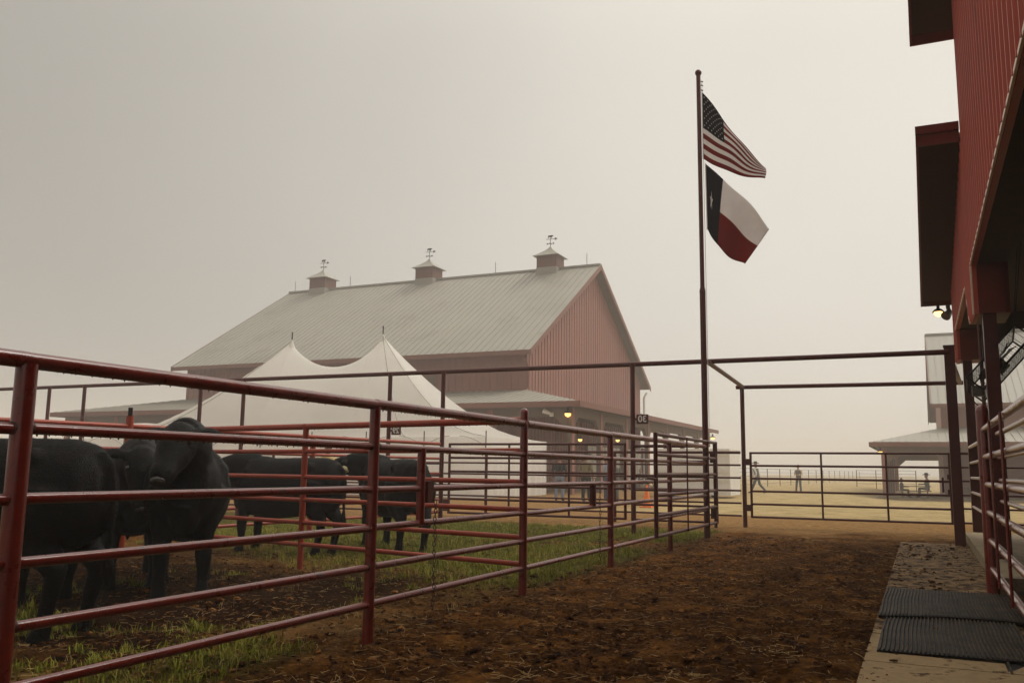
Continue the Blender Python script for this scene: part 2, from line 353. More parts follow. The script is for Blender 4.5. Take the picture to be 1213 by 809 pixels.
def ground_material():
    m, nt, b = newmat('bare_soil_and_pasture'); N = nt.nodes.new; L = nt.links.new
    g = N('ShaderNodeNewGeometry')
    def noise(s, d=6, r=0.65, st=None):
        n = N('ShaderNodeTexNoise'); n.inputs['Scale'].default_value = s; n.inputs['Detail'].default_value = d; n.inputs['Roughness'].default_value = r
        if st:
            mp = N('ShaderNodeMapping'); mp.inputs['Scale'].default_value = st; L(g.outputs['Position'], mp.inputs[0]); L(mp.outputs[0], n.inputs['Vector'])
        else: L(g.outputs['Position'], n.inputs['Vector'])
        return n.outputs['Fac']
    def rmp(x, stops):
        r = N('ShaderNodeValToRGB'); el = r.color_ramp.elements
        while len(el) < len(stops): el.new(0.5)
        for e, (p, c) in zip(el, stops): e.position = p; e.color = (*c, 1)
        L(x, r.inputs[0]); return r.outputs[0]
    def att(n):
        a = N('ShaderNodeAttribute'); a.attribute_name = n; return a.outputs['Fac']
    def mix(f, a, c):
        x = N('ShaderNodeMix'); x.data_type = 'RGBA'; L(f, x.inputs['Factor']); L(a, x.inputs['A']); L(c, x.inputs['B']); return x.outputs['Result']
    fine = noise(22, 8, 0.75); mid = noise(2.2, 7, 0.7)
    mud = rmp(fine, [(0.30, (0.006, 0.002, 0.0005)), (0.44, (0.030, 0.010, 0.0012)), (0.56, (0.135, 0.050, 0.007)), (0.68, (0.48, 0.22, 0.058))])
    mud2 = rmp(mid, [(0.36, (0.010, 0.003, 0.0006)), (0.49, (0.070, 0.025, 0.0032)), (0.65, (0.31, 0.13, 0.027))])
    mx = N('ShaderNodeMix'); mx.data_type = 'RGBA'; mx.inputs['Factor'].default_value = 0.5; L(mud, mx.inputs['A']); L(mud2, mx.inputs['B']); mudc = mx.outputs['Result']
    tan = rmp(noise(6, 8, 0.7, (1, 2.0, 1)), [(0.33, (0.12, 0.060, 0.020)), (0.55, (0.31, 0.175, 0.065)), (0.75, (0.44, 0.27, 0.12))])
    fld = rmp(noise(1.3, 9, 0.75, (1, 1, 1)), [(0.32, (0.23, 0.17, 0.075)), (0.5, (0.43, 0.32, 0.155)), (0.7, (0.56, 0.42, 0.23))])
    soilgreen = rmp(noise(9, 7, 0.7), [(0.35, (0.035, 0.030, 0.005)), (0.55, (0.095, 0.085, 0.014)), (0.75, (0.22, 0.17, 0.05))])
    shade_col = N('ShaderNodeRGB'); shade_col.outputs[0].default_value = (0.010, 0.0035, 0.0010, 1)  # near-black tone of the painted shade by the cattle
    shade_fac = N('ShaderNodeMath'); shade_fac.operation = 'MULTIPLY'; shade_fac.inputs[1].default_value = 0.86; L(att('cattle_shade'), shade_fac.inputs[0])
    mudc = mix(shade_fac.outputs[0], mudc, shade_col.outputs[0]); c = mix(att('tan'), mudc, tan); c = mix(att('green'), c, soilgreen); c = mix(att('field'), c, fld)
    L(c, b.inputs['Base Color']); b.inputs['Roughness'].default_value = 0.9; b.inputs['Specular IOR Level'].default_value = 0.03
    bp = N('ShaderNodeBump'); bp.inputs['Strength'].default_value = 0.9; bp.inputs['Distance'].default_value = 0.045
    L(noise(38, 7, 0.75), bp.inputs['Height']); L(bp.outputs[0], b.inputs['Normal'])
    return m
GM = ground_material()
me = bulk(V, F, GM, True)
x, y = V[:, 0], V[:, 1]
nz = fbm(x * 0.9, y * 0.9, 5, 41, 0.6) - 0.5
nz2 = fbm(x * 3.0, y * 3.0, 4, 45, 0.6) - 0.5
tan_a = sst(16.6, 20.0, y + nz * 5 + nz2 * 2) + (1 - sst(-4.2, -3.4, x)) * 0.0
cattle_shade = (1 - sst(-4.9, -4.3, x + 0.7 * nz)) * sst(3.2, 4.4, y + nz) * (1 - sst(7.6, 9.6, y + nz * 2))  # mask for the shade around the cattle, painted into the soil colour
pen_t = (1 - sst(-4.1, -3.2, x)) * (0.42 + 0.35 * (1 - sst(4.2, 6.0, y))) * sst(-0.25, 0.3, nz + 0.6 * nz2) * (1 - cattle_shade)
tan_a = np.clip(np.maximum(tan_a, pen_t), 0, 1)
fld_a = sst(-0.5, 0.5, (y - 25.2 + nz * 4) / 1.2) * sst(-10.5, -7.0, x + 0.0 * y) + sst(45, 60, y)
fld_a = np.clip(fld_a, 0, 1)
for nm, arr in (('tan', tan_a), ('cattle_shade', cattle_shade), ('green', green_amt(x, y) * (1 - 0.85 * cattle_shade)), ('field', fld_a)):
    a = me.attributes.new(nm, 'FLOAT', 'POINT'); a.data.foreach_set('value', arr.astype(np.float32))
g_o = link('ground', me); setp(g_o, kind='structure')

# concrete strip along the barn and the raised ledge
b = MB(); b.box((-0.40, 7.6, -0.12), (0.66, 17.3, 0.012))
o = b.build('concrete_path', CONC); setp(o, kind='structure')
b = MB(); b.box((-0.40, 2.5, -0.12), (2.2, 6.28, 0.014)); b.box((-0.40, 6.31, -0.12), (2.2, 7.57, 0.012))
o = b.build('concrete_apron', CONC_F); setp(o, kind='structure')
b = MB(); b.box((0.665, 10.6, -0.1), (8, 18.6, 0.15)); o = b.build('barn_floor_ledge', CONC_EDGE); setp(o, kind='structure')

# ------------------------------------------------------------------ loose ground stuff
def scatter_straw(n, area, size, m, name, clusters=(), flat=0.25):
    xs_, ys_ = [], []
    (x0, x1), (y0, y1) = area
    k = int(n * (0.72 if clusters else 1.0))
    xs_.append(rng.uniform(x0, x1, k)); ys_.append(y0 + (y1 - y0) * rng.uniform(0, 1, k) ** 1.6)
    if clusters:
        per = int((n - k) * 0.6) // len(clusters)
        for cx, cy, cr in clusters:
            xs_.append(cx + rng.normal(0, cr, per)); ys_.append(cy + rng.normal(0, cr, per))
    px = np.concatenate(xs_); py = np.concatenate(ys_); n = len(px)
    ok = ~((px > -0.42) & (px < 0.7) & (rng.uniform(0, 1, n) < 0.85)); px, py = px[ok], py[ok]; n = len(px)
    pz = ground_z(px, py) + rng.uniform(0.006, 0.022, n); pz = np.where(px > -0.42, 0.022, pz)
    L = size * rng.lognormal(0, 0.45, n); a = rng.uniform(0, 2 * np.pi, n); e = rng.normal(0, flat, n)
    d = np.stack([np.cos(a) * np.cos(e), np.sin(a) * np.cos(e), np.abs(np.sin(e)) * 0.6], 1) * L[:, None] / 2
    s = np.stack([-np.sin(a), np.cos(a), np.zeros(n)], 1) * (0.0013 + 0.0012 * rng.uniform(0, 1, n))[:, None]
    up = np.zeros((n, 3)); up[:, 2] = 0.0022
    c = np.stack([px, py, pz], 1)
    bend = np.stack([-np.sin(a), np.cos(a), np.zeros(n)], 1) * (L * rng.normal(0, 0.10, n))[:, None]
    V = np.stack([c - d + s, c - d - s, c - d + up, c + bend + s, c + bend - s, c + bend + up, c + d + s, c + d - s, c + d + up], 1).reshape(-1, 3)
    base = (np.arange(n) * 9)[:, None]
    F = np.concatenate([base + np.array(q)[None, :] for q in ((0, 1, 4, 3), (1, 2, 5, 4), (2, 0, 3, 5), (3, 4, 7, 6), (4, 5, 8, 7), (5, 3, 6, 8))])
    o = link(name, bulk(V, F, m)); return o
CL = [(-2.75, 3.25, 0.16), (-2.0, 4.1, 0.18), (-1.6, 3.7, 0.12), (-1.25, 5.2, 0.14), (-1.0, 6.4, 0.10), (-0.62, 5.3, 0.12), (-3.0, 4.2, 0.14), (-2.2, 4.9, 0.14), (-3.9, 2.8, 0.2), (-0.6, 4.6, 0.12), (-0.35, 6.6, 0.06)]
o = scatter_straw(2200, ((-5.5, 0.6), (2.2, 15)), 0.062, STRAW, 'loose_straw', CL)
setp(o, 'pale straw strands scattered over the dark alley dirt', 'straw', kind='stuff')
o = scatter_straw(9000, ((-9, 0.6), (2.0, 17)), 0.055, STRAW_D, 'dead_grass_litter')
setp(o, 'dull brown dead grass litter over the trampled soil', 'litter', kind='stuff')

def clods(n, area, m):
    (x0, x1), (y0, y1) = area
    px = rng.uniform(x0, x1, n); py = y0 + (y1 - y0) * rng.uniform(0, 1, n) ** 1.7
    ok = ~((px > -0.40) & (rng.uniform(0, 1, n) < np.where(py > 9.5, 0.45, 0.86) + 0.25 * (px + 0.4))); px, py = px[ok], py[ok]; n = len(px)
    dens = fbm(px * 1.3, py * 1.3, 3, 77); ok = dens > rng.uniform(0.25, 0.62, n); px, py = px[ok], py[ok]; n = len(px)
    r = 0.0080 * rng.lognormal(0, 0.62, n); r = np.minimum(r, 0.042)
    pz = np.where(px > -0.42, 0.012, ground_z(px, py)) + r * 0.25
    oc = np.array([(1, 0, 0), (0, 1, 0), (-1, 0, 0), (0, -1, 0), (0, 0, 0.8), (0.6, 0.6, 0.45), (-0.6, 0.6, 0.4), (-0.6, -0.6, 0.45), (0.6, -0.6, 0.4), (0, 0, -0.5)], float)
    V = oc[None] * (1 + rng.normal(0, 0.22, (n, 10, 3))) * r[:, None, None] * np.stack([rng.uniform(.7, 1.5, n), rng.uniform(.7, 1.5, n), rng.uniform(.5, 1, n)], 1)[:, None, :]
    V = V + np.stack([px, py, pz], 1)[:, None, :]
    fs = [(0, 5, 8), (0, 1, 5), (1, 6, 5), (1, 2, 6), (2, 7, 6), (2, 3, 7), (3, 8, 7), (3, 0, 8), (4, 5, 6), (4, 6, 7), (4, 7, 8), (4, 8, 5)]
    F = (np.arange(n) * 10)[:, None, None] + np.array(fs)[None]; return link('soil_clod', bulk(V.reshape(-1, 3), F.reshape(-1, 3), m))
o = clods(64000, ((-9, 0.66), (1.8, 17)), CLOD); o.name = 'soil_clods'; setp(o, 'crumbly dark soil clods strewn over the alley and pen', 'soil', kind='stuff')

def grass(n, area, m, name, hgt, dens, dry=False):
    (x0, x1), (y0, y1) = area
    tx = rng.uniform(x0, x1, n); ty = y0 + (y1 - y0) * rng.uniform(0, 1, n) ** 1.25
    ok = dens(tx, ty) > rng.uniform(0.12, 1.0, n); tx, ty = tx[ok], ty[ok]; k = 16
    px = (tx[:, None] + rng.normal(0, 0.035, (len(tx), k))).ravel(); py = (ty[:, None] + rng.normal(0, 0.035, (len(tx), k))).ravel(); n = len(px)
    th = (rng.lognormal(0, 0.35, len(tx)) * hgt)[:, None].repeat(k, 1).ravel()
    h = th * rng.uniform(0.45, 1.25, n); a = rng.uniform(0, 2 * np.pi, n); lean = rng.uniform(0.15, 1.1, n)
    dirv = np.stack([np.cos(a), np.sin(a), np.zeros(n)], 1); sd_ = np.stack([-np.sin(a), np.cos(a), np.zeros(n)], 1) * rng.uniform(0.0018, 0.0042, n)[:, None]
    c = np.stack([px, py, ground_z(px, py) - 0.004], 1); up = np.zeros((n, 3)); up[:, 2] = 1
    m1 = c + up * (h * 0.6)[:, None] + dirv * (h * lean * 0.25)[:, None]; t = c + up * h[:, None] * (1.05 - 0.45 * lean[:, None] * 0.6) + dirv * (h * lean * 0.8)[:, None]
    V = np.stack([c - sd_, c + sd_, m1 + sd_ * 0.8, m1 - sd_ * 0.8, t + sd_ * 0.1, t - sd_ * 0.1], 1).reshape(-1, 3)
    B = (np.arange(n) * 6)[:, None]; F = np.concatenate([B + np.array((0, 1, 2, 3)), B + np.array((3, 2, 4, 5))])
    return link(name, bulk(V, F, m))
o = grass(30000, ((-12, -3.7), (2.2, 18.5)), BLADE, 'pen_grass', 0.055, lambda a, b: green_amt(a, b) * 0.8)
setp(o, 'short green grass growing in patches inside the cattle pen', 'grass', kind='stuff')
o = grass(2600, ((-12, -3.5), (2.2, 18.5)), BLADE_DRY, 'dry_pen_grass', 0.05, lambda a, b: 0.18 + 0 * a)
setp(o, 'dry yellow grass among the green in the cattle pen', 'grass', kind='stuff')

# ------------------------------------------------------------------ pipe fences and gates
RZ = (1.65, 1.35, 1.045, 0.775, 0.51, 0.255)
def drops(p0, p1, r, n, parent):
    """water drops hanging under a rail"""
    p0 = Vector(p0); p1 = Vector(p1); b = MB()
    for i in range(n):
        t = (i + random.uniform(0.1, 0.9)) / n; q = p0.lerp(p1, t) - Vector((0, 0, r * 0.97)); s = random.uniform(0.0025, 0.0062)
        k = len(b.v); h = s * random.uniform(0.8, 1.5)
        b.v += [(q.x + s, q.y, q.z), (q.x, q.y + s, q.z), (q.x - s, q.y, q.z), (q.x, q.y - s, q.z), (q.x, q.y, q.z + s), (q.x, q.y, q.z - h * 1.6),
                (q.x + s * .8, q.y, q.z - h * .9), (q.x, q.y + s * .8, q.z - h * .9), (q.x - s * .8, q.y, q.z - h * .9), (q.x, q.y - s * .8, q.z - h * .9)]
        for j in range(4):
            l = (j + 1) % 4
            b.f += [(k + j, k + l, k + 4), (k + l, k + j, k + 6 + j, k + 6 + l), (k + 6 + l, k + 6 + j, k + 5)]
    o = b.build('water_drops', WATER, parent, smooth=True, angle=180); o['kind'] = 'stuff'; return o
WATER = mat('dark_water_drop', (0.05, 0.02, 0.015), 0.08, 0.1, 10, spec=1.0)

def post(parent, x, y, top, r=0.038, m=PIPE, z0=-0.15, cap=True, lean=(0, 0)):
    o = pipe('post', (x, y, z0), (x + lean[0], y + lean[1], top), r, m, parent, 18)
    return o
def domecap(parent, x, y, z, r, m):
    b = MB(); b.tube([(x, y, z - 0.002), (x, y, z + r * 0.5), (x, y, z + r * 0.85), (x, y, z + r)], [r * 1.02, r * 0.88, r * 0.55, r * 0.1], 16)
    return b.build('post_cap', m, parent, smooth=True, angle=80)
def rails(parent, pts, zs, r_top, r, m, name='rail', zoff=0):
    for i, z in enumerate(zs):
        rr = r_top if i == 0 else r
        for (a, c) in zip(pts[:-1], pts[1:]):
            dz = random.uniform(-0.004, 0.004)
            pipe(name, (a[0], a[1], z + zoff + dz), (c[0], c[1], z + zoff + dz), rr, m, parent, 14)

# 1. long fence beside the alley
FX = -3.55
al = [(FX, -0.9), (FX, 2.58), (FX - 0.0, 5.32), (FX + 0.0, 7.95), (FX, 10.62), (FX, 13.5), (FX - 0.02, 16.10)]
t = thing('pipe_fence', 'long six-rail red pipe fence running along the left of the dirt alley', 'fence', (FX, 5.3, 0))
for i, (px, py) in enumerate(al[:-1]):
    if i == 3:
        post(t, px, py, 1.76, 0.040); domecap(t, px, py, 1.76, 0.040, PIPE)
    else: post(t, px, py, 1.63, 0.046 if i == 1 else 0.039)
rails(t, al, RZ, 0.037, 0.025, PIPE)
for i in range(1, 4): drops((FX, al[i][1] + 0.05, 1.65), (FX, al[i + 1][1] - 0.05, 1.65), 0.037, 70, t); drops((FX, al[i][1] + 0.05, 1.35), (FX, al[i + 1][1] - 0.05, 1.35), 0.025, 55, t)
for px, py in al[1:-1]:
    for i, z in enumerate(RZ):
        for sg in (-1, 1):
            if i == 0 and py != 7.95: continue
            rr = 0.037 if i == 0 else 0.025; q = 0.038
            pipe('weld_bead', (px, py + sg * q * 0.80, z), (px, py + sg * (q + 0.012), z), rr * 1.16, RUST if (i * 7 + int(py)) % 3 == 0 else PIPE, t, 10)
# short gate stubs between rails
pipe('stub_post', (FX + 0.005, 5.98, 0.775), (FX + 0.005, 5.98, 1.35), 0.034, PIPE, t, 16)
MB().box((FX - 0.03, 6.03, 0.93), (FX + 0.04, 6.12, 1.10)).build('latch_box', PIPE_DK, t)
pipe('stub_post', (FX + 0.005, 9.95, 0.78), (FX + 0.005, 9.95, 1.04), 0.040, PIPE_DK, t, 16)
def chain(name, label, x, y, z1, z0, n):
    t = thing(name, label, 'chain', (x, y, z1)); b = MB(); L = (z1 - z0) / n
    for i in range(n):
        z = z1 - (i + 0.5) * L; a = (i % 2) * math.pi / 2 + 0.4; pts = []
        for k in range(9):
            q = 2 * math.pi * k / 8; u = math.cos(q) * 0.011; v = math.sin(q) * L * 0.62
            pts.append((x + u * math.cos(a) + 0.004 * math.sin(i), y + u * math.sin(a), z + v))
        b = MB().tube(pts, 0.0035, 6, cap=False); b.build('chain_link', RUST, t, smooth=True)
    return t
chain('rusty_chain', 'rusty chain hanging from the latch nearest the bull with the ear tag', FX + 0.07, 6.1, 0.95, 0.12, 26)
chain('rusty_chain', 'rusty chain hanging at the short stub between the third and fourth rails', FX + 0.06, 10.05, 1.05, 0.15, 22)

# 2. cross fence inside the pen
cr = [(FX - 0.04, 7.98), (-6.74, 8.62), (-9.50, 9.17)]
t = thing('pipe_fence', 'red pipe cross fence running left from the capped post behind the cattle', 'fence', (-6.7, 8.6, 0))
post(t, cr[1][0], cr[1][1], 1.71, 0.036, PIPE_OR)
rails(t, cr, [z + 0.03 for z in RZ], 0.037, 0.026, PIPE_OR)
drops((FX - .1, 7.99, 1.68), (-6.7, 8.6, 1.68), 0.037, 60, t)
# 3. far side fence of the pen
sd_f = [(-10.6, 3.0), (-9.55, 8.49), (-9.38, 12.2), (-9.12, 16.1)]
t = thing('pipe_fence', 'red pipe fence along the far side of the cattle pen in front of the tent', 'fence', (-8.7, 9.5, 0))
for px, py in sd_f[:3]: post(t, px, py, 1.84 if py == 8.49 else 1.70, 0.05, PIPE_OR)
MB().box((-9.57, 8.47, 1.78), (-9.53, 8.51, 1.95)).build('post_spike', BLACK, t)
rails(t, sd_f, [z + 0.05 for z in RZ], 0.034, 0.025, PIPE_OR)
drops((-9.54, 8.6, 1.70), (-9.38, 12.2, 1.70), 0.034, 60, t)
# 4. fence across the end of the pens, under the overhead beam
t = thing('pipe_fence', 'dark red pipe fence across the pen ends below the tall frame', 'fence', (-12, 16.2, 0))
YB = 16.2
rails(t, [(-4.95, YB), (-3.62, YB)], [1.66, 1.38, 1.11, 0.84, 0.57, 0.29], 0.03, 0.022, PIPE_DK)
rails(t, [(-9.1, YB), (-12.4, YB), (-15.8, YB), (-21.2, YB), (-27, YB)], [1.30, 1.05, 0.80, 0.55, 0.30], 0.024, 0.021, PIPE_DK)
for px in (-12.4, -27): post(t, px, YB, 1.31, 0.035, PIPE_DK)
# 5. outer fence row
YO = 20.07
t = thing('pipe_fence', 'outermost pipe fence row behind the pens meeting the wide closed gate', 'fence', (-12, YO, 0))
OZ = [1.63, 1.35, 1.07, 0.79, 0.52, 0.24]
ox = [-3.66, -6.6, -10.0, -13.4, -16.8, -20.2, -27]
rails(t, [(q, YO) for q in ox], OZ, 0.032, 0.022, PIPE_DK)
for q in ox[1:]: post(t, q, YO, 1.64, 0.038, PIPE_DK)
t = thing('pipe_fence', 'short run of rails between the wide closed gate and the barn column', 'fence', (0.7, YO, 0))
rails(t, [(0.62, YO), (2.6, YO)], OZ, 0.032, 0.022, PIPE_DK)
post(t, 2.6, YO, 1.64, 0.038, PIPE_DK)

def gate(label, p0, p1, zt, zb, nr, vert, m, hinge=None, hdir=1, group=None, rr=0.024, bars=()):
    p0 = Vector((p0[0], p0[1], 0)); p1 = Vector((p1[0], p1[1], 0)); d = (p1 - p0).normalized()
    t = thing('pipe_gate', label, 'gate', (p0.x, p0.y, 0), group)
    for p in (p0, p1): pipe('frame_upright', (p.x, p.y, zb - 0.02), (p.x, p.y, zt + 0.02), rr * 1.15, m, t)
    for i in range(nr):
        z = zt + (zb - zt) * i / (nr - 1)
        pipe('rail', (p0.x, p0.y, z), (p1.x, p1.y, z), rr, m, t)
    for f_ in vert:
        p = p0.lerp(p1, f_); pipe('vertical_bar', (p.x, p.y, zb), (p.x, p.y, zt), rr * 0.9, m, t)
    for f_, r_ in bars:
        p = p0.lerp(p1, f_); n = Vector((d.y, -d.x, 0)) * (rr + r_)
        pipe('thin_rod', (p.x + n.x, p.y + n.y, zb - 0.03), (p.x + n.x, p.y + n.y, zt + 0.01), r_, m, t, 8)
    return t
g1 = gate('wide six-rail pipe gate closed across the far end of the alley', (-3.44, YO), (0.52, YO - 0.02), 1.62, 0.225, 6, (0.375, 0.70), PIPE_DK)
for z in (1.42, 0.42): MB().box((-3.56, YO - 0.04, z - 0.07), (-3.45, YO + 0.03, z + 0.07)).build('hinge', PIPE_DK, g1)
MB().box((0.30, YO - 0.06, 1.03), (0.56, YO - 0.03, 1.06)).box((0.36, YO - 0.07, 0.84), (0.40, YO - 0.03, 1.14)).box((0.46, YO - 0.07, 1.10), (0.56, YO - 0.02, 1.20)).box((0.46, YO - 0.07, 0.78), (0.52, YO - 0.02, 0.9)).build('latch', PIPE_DK, g1)
g2 = gate('long pipe gate in the back row between the two tall posts', (-8.93, YB), (-5.12, YB), 1.70, 0.30, 6, (0.36, 0.70), PIPE_DK)
for z in (0.45,): MB().box((-9.05, YB - 0.03, z - 0.12), (-8.93, YB + 0.03, z + 0.12)).build('hinge', PIPE_DK, g2)
g3 = gate('short pipe gate folded back against the alley fence beside the flagpole', (-3.42, 12.25), (-3.42, 16.30), 1.72, 0.29, 6, (), PIPE_DK, bars=((0.42, 0.012), (0.80, 0.012)), rr=0.027)
for z in (1.45, 0.45): MB().box((-3.50, 16.16, z - 0.09), (-3.40, 16.30, z + 0.09)).build('hinge', PIPE_DK, g3)
pipe('hinge_upright', (-3.42, 16.2, 0.2), (-3.42, 16.2, 1.74), 0.03, PIPE_DK, g3)
pipe('latch_pin', (-3.52, 12.2, 1.10), (-3.36, 12.1, 1.08), 0.02, PIPE_DK, g3, 10)

# overhead frame with its posts
t = thing('overhead_pipe_frame', 'tall open pipe frame spanning over the pens and the far end of the alley', 'pipe frame', (-5, 16.2, 0))
HB = 3.24
pipe('overhead_beam', (-30, YB, HB), (0.52, YB + 0.4, HB + 0.03), 0.047, PIPE_DK, t, 16)
pipe('overhead_beam', (-3.72, YO, 3.09), (0.86, YO, 3.06), 0.045, PIPE_DK, t, 16)
pipe('connecting_beam', (-3.52, YB, HB - 0.02), (-3.56, YO, 3.09), 0.045, PIPE_DK, t, 16)
pipe('connecting_beam', (0.55, 16.98, HB - 0.02), (0.80, YO, 3.06), 0.045, PIPE_DK, t, 16)
for px in (-4.96, -9.12, -10.45, -14.55, -15.9, -19.95, -21.3, -25.5, -27): pipe('tall_post', (px, YB, -0.1), (px, YB, HB), 0.047, PIPE_DK, t, 16)
pipe('tall_post', (-3.59, YO, -0.1), (-3.59, YO, 3.09), 0.048, PIPE_DK, t, 16)
b = MB(); b.box((0.455, 16.90, -0.1), (0.62, 17.06, 3.40)); b.build('square_post', PIPE_DK, t)
MB().box((0.445, 16.89, 3.40), (0.63, 17.07, 3.43)).build('post_cap', PIPE_DK, t)

# number plates on the tall posts (seen from behind)
def textmesh(s, size, m):
    cu = bpy.data.curves.new('digits', 'FONT'); cu.body = s; cu.size = size; cu.extrude = 0.003; cu.align_x = 'CENTER'; cu.align_y = 'CENTER'; cu.offset = size * 0.02
    o = bpy.data.objects.new('tmp', cu); col.objects.link(o); dg = bpy.context.evaluated_depsgraph_get()
    me = bpy.data.meshes.new_from_object(o.evaluated_get(dg)); bpy.data.objects.remove(o); me.materials.clear(); me.materials.append(m); return me
def plate(num, x, z, label):
    t = thing('number_plate', label, 'sign', (x, YB, z), 'number plates on the tall posts')
    MB().box((x - 0.115, YB - 0.01, z - 0.09), (x + 0.115, YB + 0.01, z + 0.09)).build('plate', SIGNRED, t)
    me = textmesh(num, 0.17, WHITE); me.transform(Matrix.Scale(-1, 4, (1, 0, 0))); me.flip_normals()
    me.transform(Matrix.Rotation(R(90), 4, 'X'))
    o = link('digits', me, t, (x, YB - 0.014, z))
    MB().box((x - 0.15, YB - 0.008, z - 0.02), (x - 0.11, YB + 0.008, z + 0.02)).build('bracket', SIGNRED, t)
plate('30', -4.96 + 0.19, 2.17, 'small dark plate with reversed white 30 beside the tallest frame post')
plate('28', -15.9 + 0.19, 2.02, 'small dark plate with reversed white 28 above the raised bull head')
plate('29', -10.45 + 0.19, 1.99, 'small dark plate half hidden above the fence rail before the tent')

# ------------------------------------------------------------------ right side gate, fence, barn columns
g4 = gate('near pipe gate at the right edge beside the ribbed rubber mat', (0.60, 10.22), (0.60, 4.6), 1.66, 0.27, 6, (), PIPE, bars=((0.255, 0.012), (0.47, 0.012)), rr=0.030)
t = thing('gate_post', 'round capped red post carrying the near gate beside the mat', 'post', (0.60, 10.33, 0))
pipe('post', (0.60, 10.34, -0.1), (0.60, 10.34, 1.86), 0.062, PIPE, t, 20); domecap(t, 0.60, 10.34, 1.86, 0.062, PIPE)
t = thing('pipe_fence', 'red pipe fence on the concrete ledge between the barn columns', 'fence', (0.86, 15, 0.15))
LZ = [1.72, 1.42, 1.14, 0.87, 0.60]
rails(t, [(0.86, 19.0), (0.86, 13.0)], LZ, 0.032, 0.026, PIPE); rails(t, [(0.90, 12.8), (0.92, 8.8), (0.94, 5.0)], LZ, 0.032, 0.026, PIPE)
post(t, 0.92, 8.8, 1.76, 0.04, PIPE_DK)
MB().box((0.86, 15.9, 0.14), (0.98, 16.02, 1.78)).build('square_post', PIPE_DK, t)

# ------------------------------------------------------------------ near barn (right)
WX = 0.74
nb = thing('red_barn', 'tall red metal barn close by on the right with dark open bays', 'barn', (WX, 10, 0))
OT = 3.95
yA, zlow = 12.9, 3.30
WA = [(-1.8, 5.0), (-1.8, 3.3), (-1.0, 3.3), (-0.4, OT), (yA, OT), (yA, zlow), (13.83, zlow), (14.5, OT), (18.75, OT), (18.75, 3.38), (19.5, 3.38)]
top = [(19.5, 4.84), (13.3, 5.83), (13.3, 7.85), (8.4, 9.55), (3.5, 7.85), (3.5, 5.83)]
poly = WA + top
b = MB(); b.prism(poly, 'x', WX, WX + 0.06); b.build('wall', WALL_RED, nb)
def zbot(y):
    if y < -1.0: return 3.3
    if y < -0.4: return 3.3 + (y + 1.0) / 0.6 * (OT - 3.3)
    if y < yA: return OT
    if y < 13.83: return zlow
    if y < 14.5: return zlow + (y - 13.83) / 0.67 * (OT - zlow)
    if y < 18.75: return OT
    return 3.38
def ztop(y):
    if y > 13.3: return 5.83 - (y - 13.3) * (5.83 - 4.84) / 6.2
    if y > 3.5: return 9.55 - abs(y - 8.4) * (1.7 / 4.9)
    return 5.83 - (3.5 - y) * 0.16
b = MB(); yy = -1.7
while yy < 19.45:
    z0, z1 = max(zbot(yy - 0.02), zbot(yy + 0.02)) + 0.01, min(ztop(yy - 0.02), ztop(yy + 0.02)) - 0.02
    k = len(b.v); w0, w1, d = 0.034, 0.015, 0.034
    for z in (z0, z1):
        b.v += [(WX + 0.002, yy - w0, z), (WX - d, yy - w1, z), (WX - d, yy + w1, z), (WX + 0.002, yy + w0, z)]
    b.f += [(k, k + 1, k + 5, k + 4), (k + 1, k + 2, k + 6, k + 5), (k + 2, k + 3, k + 7, k + 6), (k + 3, k + 2, k + 1, k)]
    for q in (0.10, 0.20):
        y2 = yy + q; z2, z3 = max(zbot(y2 - .02), zbot(y2 + .02)) + 0.01, min(ztop(y2 - .02), ztop(y2 + .02)) - .02
        b.box((WX - 0.005, y2 - 0.008, z2), (WX + 0.002, y2 + 0.008, z3))
    yy += 0.30
o = b.build('cladding_ribs', WALL_RED, nb); o['kind'] = 'stuff'
# pale edge trim round the bay openings
def trimline(pts, name='edge_trim'):
    for (y0, z0), (y1, z1) in zip(pts[:-1], pts[1:]):
        b = MB(); d = Vector((0, y1 - y0, z1 - z0)); n = Vector((0, -d.z, d.y)).normalized() * 0.040
        b.quadprism((WX - 0.026, y0, z0), (WX - 0.026, y1, z1), (WX - 0.026, y1 + n.y, z1 + n.z), (WX - 0.026, y0 + n.y, z0 + n.z), (0.02, 0, 0))
        b.build(name, TRIM_LT, nb)
trimline([(-0.4, OT), (yA - .03, OT)]); trimline([(13.80, zlow), (14.47, OT)]); trimline([(14.5, OT), (18.7, OT)])
trimline([(yA, OT), (yA, zlow)]); 
# boxed headers at the columns
MB().box((WX + 0.065, yA + 0.02, zlow), (WX + 0.42, 13.83, OT + 0.1)).build('column_header', TRIM, nb)
MB().box((WX + 0.065, 18.78, 3.38), (WX + 0.42, 19.44, OT + 0.1)).build('column_header', TRIM, nb)
MB().box((WX + 0.05, yA - 0.02, zlow + 0.004), (WX + 0.36, yA + 0.016, OT + 0.3)).build('header_end_panel', TRIM, nb)
MB().box((WX + 0.05, 18.74, 3.384), (WX + 0.36, 18.775, OT + 0.3)).build('header_end_panel', TRIM, nb)
for cy in (13.0, 19.1, -1.4): MB().box((0.83, cy - 0.08, -0.1), (0.99, cy + 0.08, 3.42 if cy > 0 else 3.4)).build('column', PIPE_DK, nb)
